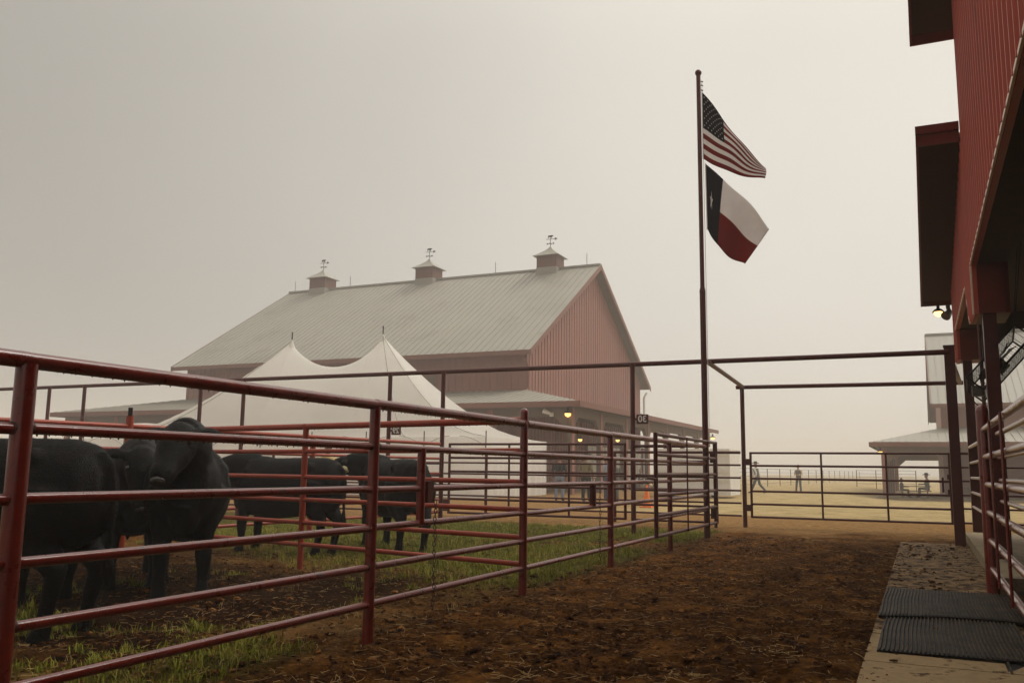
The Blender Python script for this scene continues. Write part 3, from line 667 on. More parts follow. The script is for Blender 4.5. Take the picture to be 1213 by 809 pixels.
# beam boxes behind the bay tops, ceiling, roofs
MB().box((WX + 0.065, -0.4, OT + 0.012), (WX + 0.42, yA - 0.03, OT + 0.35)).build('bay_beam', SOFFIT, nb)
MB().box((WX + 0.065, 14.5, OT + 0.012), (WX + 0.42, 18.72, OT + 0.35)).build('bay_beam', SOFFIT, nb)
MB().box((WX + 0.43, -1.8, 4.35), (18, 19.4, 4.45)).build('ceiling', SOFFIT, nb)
OVX = 0.55
def slab(y0, z0, y1, z1, x0, x1, th, m, name):
    b = MB(); b.quadprism((x0, y0, z0), (x1, y0, z0), (x1, y1, z1), (x0, y1, z1), (0, 0, th)); return b.build(name, m, nb)
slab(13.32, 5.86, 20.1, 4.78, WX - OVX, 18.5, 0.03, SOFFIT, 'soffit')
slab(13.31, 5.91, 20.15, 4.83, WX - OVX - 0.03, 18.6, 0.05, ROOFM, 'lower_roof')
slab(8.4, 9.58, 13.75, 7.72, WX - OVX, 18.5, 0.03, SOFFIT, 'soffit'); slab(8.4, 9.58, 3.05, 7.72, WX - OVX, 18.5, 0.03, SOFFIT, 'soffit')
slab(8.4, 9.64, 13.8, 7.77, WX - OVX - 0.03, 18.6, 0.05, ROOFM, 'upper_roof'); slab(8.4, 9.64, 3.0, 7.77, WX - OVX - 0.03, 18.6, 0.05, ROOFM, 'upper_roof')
slab(3.49, 5.91, -2.4, 4.96, WX - OVX - 0.03, 18.6, 0.05, ROOFM, 'lower_roof')
slab(13.30, 5.80, 20.16, 4.71, WX - OVX - 0.035, WX - OVX - 0.002, 0.20, TRIM, 'rake_fascia')
slab(8.4, 9.50, 13.82, 7.62, WX - OVX - 0.035, WX - OVX - 0.002, 0.20, TRIM, 'rake_fascia')
MB().box((WX - OVX - 0.036, 13.27, 5.82), (WX - 0.03, 13.30, 5.98)).build('end_fascia', TRIM, nb)
MB().box((WX - OVX - 0.036, 13.22, 5.982), (WX - 0.03, 13.30, 6.10)).build('end_flashing', TRIM, nb)
MB().box((WX - OVX - 0.036, 20.162, 4.70), (18.5, 20.19, 4.90)).build('eave_fascia', TRIM, nb)
MB().box((WX - OVX - 0.036, 13.823, 7.60), (18.5, 13.85, 7.83)).build('eave_fascia', TRIM, nb)
MB().box((WX + 0.065, 13.24, 5.9), (18.4, 13.3, 7.75)).build('clerestory_wall', WALL_RED, nb)
# far side wall with its own wide bays
fw = [(0.99, 5.05 - .3), (0.99, 3.4), (1.22, 3.4), (1.70, 4.02), (6.6, 4.02), (7.1, 3.4), (7.4, 3.4), (7.4, -0.1), (18, -0.1), (18, 4.75)]
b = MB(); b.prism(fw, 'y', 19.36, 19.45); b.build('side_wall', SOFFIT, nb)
MB().box((18, -1.8, -0.1), (18.1, 19.4, 6)).build('end_wall', WALL_RED, nb)
MB().box((0.9, -1.9, -0.1), (18.1, -1.8, 5)).build('end_wall', WALL_RED, nb)
# loudspeaker-like floodlight under the rake and the lit bulb
def bulb(label, x, y, z, s, group=None, m=BULB, parent_m=BLACK):
    t = thing('barn_light', label, 'light', (x, y, z), group)
    MB().tube([(x, y, z + s * 2.0), (x, y, z + s * 0.9)], s * 0.35, 10).build('stem', parent_m, t, smooth=True)
    MB().tube([(x, y, z + s * 1.0), (x, y, z + s * 0.75), (x, y, z + s * 0.2)], [s * 0.5, s * 0.9, s * 1.35], 16, cap=False).build('shade', parent_m, t, smooth=True)
    MB().tube([(x, y, z + s * 0.5), (x, y, z + s * 0.2), (x, y, z - s * 0.45), (x, y, z - s * 0.85)], [s * 0.4, s * 0.95, s * 0.8, s * 0.2], 14).build('bulb', m, t, smooth=True, angle=80)
    return t
bulb('lit warm bulb hanging under the roof edge of the near barn', 0.475, 19.9, 4.50, 0.09)
t = thing('floodlight', 'small unlit grey floodlight beside the lit bulb under the roof edge', 'light', (0.66, 19.9, 4.5))
MB().tube([(0.66, 19.9, 4.60), (0.68, 19.85, 4.5), (0.60, 19.75, 4.40)], [0.03, 0.06, 0.10], 12).build('lamp_head', GREYBOX, t, smooth=True)
MB().box((0.62, 19.86, 4.58), (0.70, 19.94, 4.66)).build('mount', GREYBOX, t)

# ------------------------------------------------------------------ caged barn fan hanging in the bay
def fan():
    c = Vector((1.03, 13.65, 2.70))
    t = thing('barn_fan', 'black wire-caged fan tilted steeply and hanging in the open bay', 'fan', c)
    # local frame: u long (up right in the picture), v across, w thickness
    u = Vector((0.66, 0.05, 0.75)).normalized(); v = Vector((0.16, 0.97, 0.02)); v = (v - u * v.dot(u)).normalized(); w_ = u.cross(v).normalized()
    H_, T = 0.46, 0.125
    P_ = lambda a, b_, c_: tuple(c + u * a + v * b_ + w_ * c_)
    b = MB()
    for s in (-T, T):
        for a, d in (((-H_, -H_), (H_, -H_)), ((H_, -H_), (H_, H_)), ((H_, H_), (-H_, H_)), ((-H_, H_), (-H_, -H_))):
            b.tube([P_(a[0], a[1], s), P_(d[0], d[1], s)], 0.012, 6)
    for a in (-H_, H_):
        for d in (-H_, H_): b.tube([P_(a, d, -T), P_(a, d, T)], 0.012, 6)
    b.build('cage_frame', BLACK, t)
    b = MB()
    for s in (-T, T):
        for k in range(-9, 10):
            q = k * H_ / 10; b.tube([P_(q, -H_, s), P_(q, H_, s)], 0.0022, 4); b.tube([P_(-H_, q, s), P_(H_, q, s)], 0.0022, 4)
    for k in range(-5, 6):
        q = k * H_ / 6
        for e in (-H_, H_): b.tube([P_(q, e, -T), P_(q, e, T)], 0.003, 4); b.tube([P_(e, q, -T), P_(e, q, T)], 0.003, 4)
    o = b.build('cage_wires', BLACK, t); o['kind'] = 'stuff'
    b = MB(); b.tube([P_(0, 0, -T * 0.9), P_(0, 0, T * 0.7)], 0.085, 14); b.build('motor', BLACK, t, smooth=True)
    b = MB(); b.tube([P_(-H_, 0, -T * .5), P_(H_, 0, -T * .5)], 0.014, 6); b.tube([P_(0, -H_, -T * .5), P_(0, H_, -T * .5)], 0.014, 6); b.build('motor_bracket', BLACK, t)
    for k in range(4):
        q = k * math.pi / 2 + 0.5; b = MB(); pr = []
        for rr, wd in ((0.07, 0.05), (0.2, 0.10), (0.34, 0.12), (0.37, 0.05)):
            ca, sa = math.cos(q), math.sin(q)
            for sgn in (-1, 1): pr.append(P_(ca * rr - sa * wd * sgn, sa * rr + ca * wd * sgn, 0.03 + sgn * 0.03))
        n = 4; vv = pr + [tuple(Vector(p) + w_ * 0.006) for p in pr]
        fs = [(2 * i, 2 * i + 1, 2 * i + 3, 2 * i + 2) for i in range(3)] + [(8 + 2 * i + 2, 8 + 2 * i + 3, 8 + 2 * i + 1, 8 + 2 * i) for i in range(3)]
        b.v = vv; b.f = fs; b.build('blade', BLACK, t)
    for e in (-1, 1):
        b = MB(); b.tube([P_(H_, H_ * e * .8, T), (c.x + 0.35, c.y + 0.25 * e, 4.4)], 0.006, 6); b.build('hanging_chain', BLACK, t)
    b = MB(); q = Vector(P_(-H_, -H_ * .3, 0)); b.box((q.x - .04, q.y - .06, q.z - .11), (q.x + .10, q.y + .06, q.z + .03)); b.build('junction_box', GREYBOX, t)
    b = MB(); b.tube([(q.x + .10, q.y, q.z - .02), (q.x + .17, q.y, q.z + .0), (q.x + .22, q.y, q.z - .08), (q.x + .21, q.y, q.z - .19), (q.x + .14, q.y, q.z - .25), (q.x + 0.03, q.y + .03, q.z - .24), (q.x - .02, q.y + .05, q.z - .18)], 0.007, 8); b.build('cable', BLACK, t, smooth=True)
fan()
t = thing('hanging_conduit', 'thin dark pipe hanging between the two barn columns', 'pipe', (0.93, 15.4, 3.9))
pipe('conduit', (0.93, 15.4, 0.15), (0.93, 15.4, 3.95), 0.028, PIPE_DK, t, 10)

# ------------------------------------------------------------------ ribbed rubber mat
def ribmat(label, x0, x1, y0, y1, z, pitch=0.028, wob=0.0, tear=0.0):
    t = thing('rubber_mat', label, 'mat', ((x0 + x1) / 2, (y0 + y1) / 2, z), 'ribbed rubber mats on the concrete')
    nx_ = 24; ny_ = 14; v = []; f = []
    def zz(u, v_): return z + 0.012 * fbm(np.array(u * 3.1), np.array(v_ * 3.1), 3, 5) * 1.2
    def ye(u): return y0 + tear * (math.sin(u * 2.1 + 0.5) * 0.10 + math.sin(u * 5.3) * 0.03)
    for j in range(ny_ + 1):
        for i in range(nx_ + 1):
            u = x0 + (x1 - x0) * i / nx_; w1 = ye(u) + (y1 - ye(u)) * j / ny_; v.append((u, w1, float(zz(u, w1))))
    n = len(v); v += [(a, b_, c - 0.02) for a, b_, c in v]
    for j in range(ny_):
        for i in range(nx_):
            k = j * (nx_ + 1) + i; f.append((k, k + 1, k + nx_ + 2, k + nx_ + 1))
    edge = [i for i in range(nx_)]
    for i in range(nx_): f.append((i + 1, i, n + i, n + i + 1)); k = ny_ * (nx_ + 1) + i; f.append((k, k + 1, n + k + 1, n + k))
    for j in range(ny_): k = j * (nx_ + 1); f.append((k, k + nx_ + 1, n + k + nx_ + 1, n + k)); k += nx_; f.append((k + nx_ + 1, k, n + k, n + k + nx_ + 1))
    lo = wl(t); me = mesh([tuple(Vector(p) - lo) for p in v], f, RUBBER, True)
    try: me.set_sharp_from_angle(angle=R(50))
    except Exception: pass
    link('mat_sheet', me, t, lo)
    b = MB(); u = x0 + 0.015
    while u < x1 - 0.01:
        k = len(b.v); m_ = 12; h = 0.012
        for j in range(m_ + 1):
            w1 = ye(u) + 0.01 + (y1 - ye(u) - 0.02) * j / m_; q = float(zz(u, w1)); du = 0.004 * math.sin(w1 * 4 + u)
            b.v += [(u + du - 0.007, w1, q - 0.001), (u + du - 0.004, w1, q + h), (u + du + 0.004, w1, q + h), (u + du + 0.007, w1, q - 0.001)]
        for j in range(m_):
            a = k + j * 4
            b.f += [(a, a + 4, a + 5, a + 1), (a + 1, a + 5, a + 6, a + 2), (a + 2, a + 6, a + 7, a + 3)]
        u += pitch
    o = b.build('mat_ribs', RUBBER_W, t); o['kind'] = 'stuff'
ribmat('ribbed black rubber mat lying farther up the concrete, edge curling over its neighbour', -0.385, 0.74, 8.15, 10.0, 0.040, tear=1.0)
ribmat('ribbed black rubber mat nearest the camera on the concrete strip', -0.335, 0.62, 6.62, 8.42, 0.020)
ribmat('corner of a plain dark rubber mat at the right edge below the near gate', 0.42, 1.7, 6.28, 8.4, 0.004, pitch=0.5)

# ------------------------------------------------------------------ flagpole and flags
FPX, FPY = -3.57, 16.15
t = thing('flagpole', 'tall dark red flagpole with a ball top rising beside the folded gate', 'flagpole', (FPX, FPY, 0))
pipe('pole_base', (FPX, FPY, -0.1), (FPX, FPY, 4.55), 0.055, PIPE_DK, t, 18)
pipe('pole_shaft', (FPX, FPY, 4.55), (FPX, FPY, 8.82), 0.042, PIPE_DK, t, 16)
MB().tube([(FPX, FPY, 4.53), (FPX, FPY, 4.60)], [0.06, 0.05], 16).build('collar', PIPE_DK, t, smooth=True)
bm = bmesh.new(); bmesh.ops.create_uvsphere(bm, u_segments=16, v_segments=10, radius=0.065); me = bpy.data.meshes.new('ball'); bm.to_mesh(me); bm.free(); me.materials.append(PIPE_DK)
me.polygons.foreach_set('use_smooth', [True] * len(me.polygons)); link('ball_finial', me, t, (FPX, FPY, 8.88))
pipe('halyard', (FPX + 0.075, FPY, 2.0), (FPX + 0.065, FPY, 8.70), 0.006, WHITE, t, 6)
for z in (8.52, 8.62, 8.70): MB().tube([(FPX + 0.05, FPY, z), (FPX + 0.085, FPY, z - 0.02)], 0.012, 8).build('snap_hook', RUST, t, smooth=True)
FR = mat('flag_red', (0.20, 0.008, 0.006), 0.8, 0.12, 5, spec=0.1); FW = mat('flag_white', (0.82, 0.79, 0.77), 0.7, 0.08, 5); FB = mat('flag_navy', (0.005, 0.005, 0.009), 0.8, 0.2, 5, spec=0.05)
translucent(FW, (0.85, 0.80, 0.78), 0.35); translucent(FR, (0.35, 0.01, 0.01), 0.25)
def bez(p, t):
    p = [Vector(q) for q in p]
    while len(p) > 1: p = [p[i].lerp(p[i + 1], t) for i in range(len(p) - 1)]
    return p[0]
def flag(label, topc, botc, nu, nv, colour, stars, rip, cmp=0.0):
    t = thing('flag', label, 'flag', (topc[0][0], FPY, topc[0][1]))
    lo = wl(t)
    def S(u, v):
        a = bez([(q[0], q[1], 0) for q in topc], u); c = bez([(q[0], q[1], 0) for q in botc], u); p = a.lerp(c, v ** (1 + 0.55 * u * cmp))
        d = rip * u ** 0.7 * (math.sin(7.5 * u + 2.5 * v) + 0.5 * math.sin(13 * u - 3 * v)) 
        dz = 0.018 * math.sin(11 * u + 4 * v) * u
        return Vector((p.x + dz, FPY + d - 0.10 * u, p.y + dz))
    v = []; f = []; mi = []
    for j in range(nv + 1):
        for i in range(nu + 1): v.append(S(i / nu, j / nv) - lo)
    for j in range(nv):
        for i in range(nu):
            k = j * (nu + 1) + i; f.append((k, k + 1, k + nu + 2, k + nu + 1)); mi.append(colour((i + .5) / nu, (j + .5) / nv))
    me = mesh(v, f, [FR, FW, FB], True); me.polygons.foreach_set('material_index', mi)
    o = link('cloth', me, t, lo); md = o.modifiers.new('thickness', 'SOLIDIFY'); md.thickness = 0.004; md.offset = 0
    for (u0, v0, r, asp) in stars:
        for side in (-1, 1):
            vs = []; 
            for k in range(10):
                q = -math.pi / 2 + k * math.pi / 5; rr = r * (1 if k % 2 == 0 else 0.42)
                uu = u0 + math.cos(q) * rr * asp; vv = v0 + math.sin(q) * rr
                p = S(uu, vv); e = 0.004; n = (S(uu + e, vv) - p).cross(S(uu, vv + e) - p).normalized() * (0.004 * side)
                vs.append(p + n - lo)
            c = sum(vs, Vector()) / 10; vs.append(c)
            me = mesh(vs, [(k, (k + 1) % 10, 10) for k in range(10)], FW); link('star', me, t, lo)
    MB().tube([tuple(S(0, 0) + Vector((-0.008, 0, 0.02))), tuple(S(0, 1) + Vector((-0.008, 0, -0.02)))], 0.010, 8).build('hoist_band', FW, t, smooth=True)
    return t
def usc(u, v):
    k = int(v * 13)
    if u < 0.4 and k < 7: return 2
    return 0 if k % 2 == 0 else 1
us_st = []
for r_ in range(9):
    for c_ in range(6 if r_ % 2 == 0 else 5):
        us_st.append(((0.4 / 12) * (1 + 2 * c_ + (r_ % 2)), (7 / 13) * (r_ + 1) / 10, 0.017, 0.62))
flag('stars and stripes flag, upper of the two flags flying from the pole', [(-3.50, 8.47), (-3.16, 8.05), (-2.85, 7.25), (-2.32, 6.78)], [(-3.50, 7.13), (-3.16, 6.80), (-2.8, 6.70), (-2.36, 6.53)], 60, 39, usc, us_st, 0.05, 1.0)
def txc(u, v):
    if u < 1 / 3: return 2
    return 1 if v < 0.5 else 0
flag('navy, white and red single star flag, lower on the pole', [(-3.46, 7.02), (-3.18, 6.72), (-2.72, 6.25), (-2.30, 5.62)], [(-3.45, 5.74), (-3.30, 5.35), (-3.05, 5.12), (-2.76, 4.96)], 60, 30, txc, [(0.125, 0.48, 0.15, 0.26)], 0.055)

# ------------------------------------------------------------------ white pole tent
def tent():
    x0, x1, y0, y1, ze, zp = -39.5, -16.1, 32.3, 38.7, 2.5, 7.5
    xa, xb, yc = -28.9, -23.4, 35.5
    t = thing('pole_tent', 'big white marquee tent with two high peaks before the grey-roofed barn', 'tent', (-26, yc, 0))
    def zt(x, y):
        k = 1.55
        if xa <= x <= xb:
            a = (x - xa) / (xb - xa); ridge = zp - 1.4 * (1 - (2 * a - 1) ** 2) ** 0.8; s = abs(y - yc) / ((y1 - y0) / 2)
        else:
            px = xa if x < xa else xb; ex = x0 if x < xa else x1; dx = abs(x - px) / abs(ex - px); dy = abs(y - yc) / ((y1 - y0) / 2)
            s = max(dx, dy) * 0.8 + 0.2 * min(1, math.hypot(dx, dy)); s = min(1, max(s, max(dx, dy)))
            if max(dx, dy) >= 0.999: s = 1
            ridge = zp
        d = math.hypot((x - (xa if abs(x - xa) < abs(x - xb) else xb)), y - yc)
        return ze + (ridge - ze) * (1 - s) ** k 
    xx = sorted(set([x0 + (x1 - x0) * i / 90 for i in range(91)] + [xa, xb] + [xa + d for d in (-.5, -.25, -.1, .1, .25, .5)] + [xb + d for d in (-.5, -.25, -.1, .1, .25, .5)]))
    yy = sorted(set([y0 + (y1 - y0) * i / 40 for i in range(41)] + [yc - .1, yc + .1]))
    v = [(a, b_, zt(a, b_)) for b_ in yy for a in xx]; nx_ = len(xx)
    f = [(j * nx_ + i, j * nx_ + i + 1, (j + 1) * nx_ + i + 1, (j + 1) * nx_ + i) for j in range(len(yy) - 1) for i in range(nx_ - 1)]
    lo = wl(t); o = link('canopy', mesh([tuple(Vector(p) - lo) for p in v], f, CANVAS, True), t, lo)
    # side walls with gathers
    def wall(pa, pb, nm):
        n = 160; v = []; f = []; P0 = Vector(pa); P1 = Vector(pb); d = (P1 - P0); nrm = Vector((-d.y, d.x, 0)).normalized()
        for i in range(n + 1):
            q = P0 + d * i / n; L = d.length * i / n
            for j, z in enumerate((ze - 0.0, ze - 0.55, 1.2, 0.02)):
                wv = 0.05 * math.sin(L * 4.3 + 0.6 * math.sin(L * 1.7)) * (j / 3) + 0.03 * math.sin(L * 11) * (j / 3)
                v.append(q + nrm * wv + Vector((0, 0, z)))
        for i in range(n):
            for j in range(3): k = i * 4 + j; f.append((k, k + 1, k + 5, k + 4))
        o = link(nm, mesh([p - lo for p in v], f, CANVAS, True), t, lo)
    wall((x0, y0, 0), (x1, y0, 0), 'side_wall'); wall((x1, y0, 0), (x1, y1, 0), 'side_wall'); wall((x1, y1, 0), (x0, y1, 0), 'side_wall'); wall((x0, y1, 0), (x0, y0, 0), 'side_wall')
    for px in (xa, xb):
        MB().tube([(px, yc, zp - 0.25), (px, yc, zp + 0.10)], [0.16, 0.03], 12).build('peak_cap', CANVAS, t, smooth=True)
        MB().tube([(px, yc, zp - 0.1), (px, yc, zp + 0.50)], 0.03, 8).build('pole_tip', BLACK, t, smooth=True)
    # scallop ropes and corner straps along the eave
    L = x1 - x0; n = 8
    for i in range(n + 1):
        px = x0 + L * i / n
        MB().tube([(px, y0 - 0.05, ze + 0.25), (px, y0 - 0.06, ze - 0.45)], 0.022, 6).build('eave_pole', BLACK, t)
        if i < n:
            for s, q0 in ((1, px), (-1, px + L / n)):
                pts = [(q0 + s * L / n * 0.42 * k / 6, y0 - 0.055, ze - 0.38 + 0.42 * math.sin(k / 6 * math.pi / 2)) for k in range(7)]
                MB().tube(pts, 0.014, 5).build('edge_rope', CANVAS_SEAM, t)
    for a in (xa, xb, xb):
        pass
    for (px, ex) in ((xb, x1 - 0.1), (xb, -20.0), (xa, x0 + 1.5)):
        pts = []
        for k in range(13):
            a = px + (ex - px) * k / 12; b_ = yc + (y0 - yc) * k / 12 * 0.995; pts.append((a, b_ - 0.02, zt(a, b_) + 0.03))
        MB().tube(pts, 0.018, 5).build('seam', CANVAS_SEAM, t)
tent()

# ------------------------------------------------------------------ far barns
def far_barn(label, X0, X1, YE, ZE, YR, ZR, YF, PF, PXs, pz, ground, posts, openings, name='hay_barn'):
    """gable barn: ridge along X; X0,X1 roof ends; YE/ZE front eave; YR/ZR ridge; YF rear eave; PF porch eave Y; PXs porch eave X left/right"""
    t = thing(name, label, 'barn', ((X0 + X1) / 2, YE, ground)); oh = 0.6; wy = YE + 0.9
    sl = (ZR - ZE) / (YR - YE); zw = ZE + sl * 0.9 - 0.18
    g = [(wy, ground), (wy, zw), (YR, ZR - 0.2), (YF - 0.9, zw), (YF - 0.9, ground)]
    for xx_, dx in ((X0 + oh, 0.12), (X1 - oh - 0.12, 0.12)):
        MB().prism(g, 'x', xx_, xx_ + dx).build('gable_wall', WALL_FAR, t)
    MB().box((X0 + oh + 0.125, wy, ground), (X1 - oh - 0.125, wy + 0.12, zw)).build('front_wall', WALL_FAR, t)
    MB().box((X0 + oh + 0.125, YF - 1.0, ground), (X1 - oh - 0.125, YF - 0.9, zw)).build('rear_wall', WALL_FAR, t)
    # cladding ribs
    b = MB(); q = wy + 0.3
    while q < YF - 1.0:
        z1 = (zw + (q - wy) * sl if q < YR else zw + (YF - 0.9 - q) * sl) - 0.15
        b.box((X1 - oh - 0.01, q - 0.03, ground), (X1 - oh + 0.035, q + 0.03, z1)); q += 0.46
    o = b.build('gable_ribs', WALL_FAR, t); o['kind'] = 'stuff'
    b = MB(); q = X0 + oh + 0.2
    while q < X1 - oh - 0.1: b.box((q - 0.03, wy - 0.035, ground), (q + 0.03, wy + 0.01, zw)); q += 0.46
    o = b.build('front_ribs', WALL_FAR, t); o['kind'] = 'stuff'
    # roof slabs
    for a, c in ((YE, YR), (YF, YR)):
        MB().quadprism((X0, a, ZE), (X1, a, ZE), (X1, c, ZR), (X0, c, ZR), (0, 0, 0.12)).build('roof', ROOFM, t)
        MB().quadprism((X0 + .1, a, ZE - .06), (X1 - .1, a, ZE - .06), (X1 - .1, c, ZR - .06), (X0 + .1, c, ZR - .06), (0, 0, 0.05)).build('roof_soffit', SOFFIT_FAR, t)
    b = MB(); q = X0 + 0.1
    nrm = Vector((0, -sl, 1)).normalized()
    while q < X1:
        b.quadprism((q - 0.025, YE, ZE + 0.115), (q + 0.025, YE, ZE + 0.115), (q + 0.025, YR, ZR + 0.115), (q - 0.025, YR, ZR + 0.115), (0, 0, 0.05)); q += 0.46
    o = b.build('roof_ribs', ROOFM, t); o['kind'] = 'stuff'
    MB().box((X0, YR - 0.2, ZR + 0.06), (X1, YR + 0.2, ZR + 0.2)).build('ridge_cap', ROOFM, t)
    for xx_ in (X0 - 0.03, X1 - 0.01):
        for a, c in ((YE - 0.03, YR), (YF + 0.03, YR)):
            MB().quadprism((xx_, a, ZE - 0.22), (xx_ + 0.05, a, ZE - 0.22), (xx_ + 0.05, c, ZR - 0.22), (xx_, c, ZR - 0.22), (0, 0, 0.36)).build('rake_board', TRIM_FAR, t)
    MB().box((X0, YE - 0.06, ZE - 0.16), (X1, YE - 0.01, ZE + 0.10)).build('eave_board', TRIM_FAR, t)
    # wrap-round porch
    zj = pz + 1.15; Xl, Xr = PXs; wl_, wr = X0 + oh, X1 - oh; YB_ = YF + (YE - PF) - 0.9
    ro = MB(); ro.quadprism((Xl, PF, pz), (Xr, PF, pz), (wr, wy, zj), (wl_, wy, zj), (0, 0, 0.10)); ro.build('porch_roof', ROOFM, t)
    MB().quadprism((Xr, PF, pz), (Xr, YB_, pz), (wr, YF - 0.9, zj), (wr, wy, zj), (0, 0, 0.10)).build('porch_roof', ROOFM, t)
    MB().quadprism((Xl, YB_, pz), (Xl, PF, pz), (wl_, wy, zj), (wl_, YF - 0.9, zj), (0, 0, 0.10)).build('porch_roof', ROOFM, t)
    b = MB(); q = Xl + 0.3
    while q < Xr - 0.2:
        te = 1.0
        if q < wl_: te = (q - Xl) / (wl_ - Xl)
        if q > wr: te = (Xr - q) / (Xr - wr)
        b.quadprism((q - .025, PF, pz + .1), (q + .025, PF, pz + .1), (q + .025, PF + (wy - PF) * te, pz + .1 + (zj - pz) * te), (q - .025, PF + (wy - PF) * te, pz + .1 + (zj - pz) * te), (0, 0, .05)); q += 0.46
    o = b.build('porch_roof_ribs', ROOFM, t); o['kind'] = 'stuff'
    MB().box((Xl - .03, PF - .05, pz - .16), (Xr + .03, PF - .01, pz + .12)).build('porch_fascia', TRIM_FAR, t)
    for xx_ in (Xl - 0.05, Xr + 0.01): MB().box((xx_, PF, pz - .16), (xx_ + 0.04, YB_, pz + .12)).build('porch_fascia', TRIM_FAR, t)
    MB().box((Xl + .4, PF + .4, pz - .10), (Xr - .4, wy - .03, pz - .03)).build('porch_ceiling', SOFFIT_FAR, t)
    MB().box((wr + .05, wy - .02, pz - .10), (Xr - .4, YB_ - .4, pz - .03)).build('porch_ceiling', SOFFIT_FAR, t)
    MB().box((Xl + .4, wy - .02, pz - .10), (wl_ - .05, YB_ - .4, pz - .03)).build('porch_ceiling', SOFFIT_FAR, t)
    # porch header walls with chamfered bays
    hb = pz - 0.95 * 1.0
    def header(axis_, c, lst, kind=''):
        for a, d in zip(lst[:-1], lst[1:]):
            pl = [(a, pz - .11), (a, ground), (a + .28, ground), (a + .28, pz - 1.25), (a + .95, pz - .62), (d - .67, pz - .62), (d, pz - 1.25), (d, pz - .11)]
            MB().prism(pl, axis_, c, c + 0.22).build('porch_bay', SOFFIT_FAR, t)
            MB().box(*(((a - .03, c - .05, ground), (a + .30, c - .005, pz - .2)) if axis_ == 'y' else ((c + .225, a - .03, ground), (c + .27, a + .30, pz - .2)))).build('post_board', WALL_FAR, t)
    header('y', PF + .65, posts[0]); header('x', Xr - .87, posts[1])
    if len(posts) > 2: header('x', Xl + .65, posts[2])
    if len(posts) > 3: header('y', YB_ - .87, posts[3])
    return t
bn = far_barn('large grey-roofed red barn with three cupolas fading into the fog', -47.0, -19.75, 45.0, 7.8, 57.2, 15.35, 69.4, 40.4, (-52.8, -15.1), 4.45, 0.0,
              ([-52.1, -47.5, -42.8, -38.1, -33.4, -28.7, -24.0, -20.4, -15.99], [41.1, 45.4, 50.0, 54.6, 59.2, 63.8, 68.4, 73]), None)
MB().box((-27.9, 45.82, 5.95 + .15), (-26.2, 45.865, 6.75)).build('vent_window', TRIM_FAR, bn); MB().box((-27.75, 45.80, 6.2), (-26.35, 45.818, 6.65)).build('vent_pane', SOFFIT_FAR, bn)
# pale glazed doors along the gable wall under the porch
for k in range(6):
    y0_ = 55.5 + k * 2.6
    f_ = MB().box((-20.23 - 0.1, y0_, 0.05), (-20.23 + 0.06, y0_ + 1.9, 3.0)).build('glazed_door', TRIM_FAR, bn)
    MB().box((-20.23 + 0.065, y0_ + .15, 0.3), (-20.23 + 0.085, y0_ + .9, 2.8)).build('pane', GLASS, f_); MB().box((-20.23 + 0.065, y0_ + 1.0, 0.3), (-20.23 + 0.085, y0_ + 1.75, 2.8)).build('pane', GLASS, f_)
# downspout
MB().tube([(-19.95, 69.0, 7.4), (-20.05, 68.6, 7.0), (-20.05, 68.6, 5.2)], 0.10, 8).build('downspout', WHITE, bn, smooth=True)
MB().tube([(-20.2, 45.2, 7.5), (-20.25, 45.75, 7.1), (-20.25, 45.78, 5.8)], 0.06, 8).build('downspout', TRIM_FAR, bn, smooth=True)
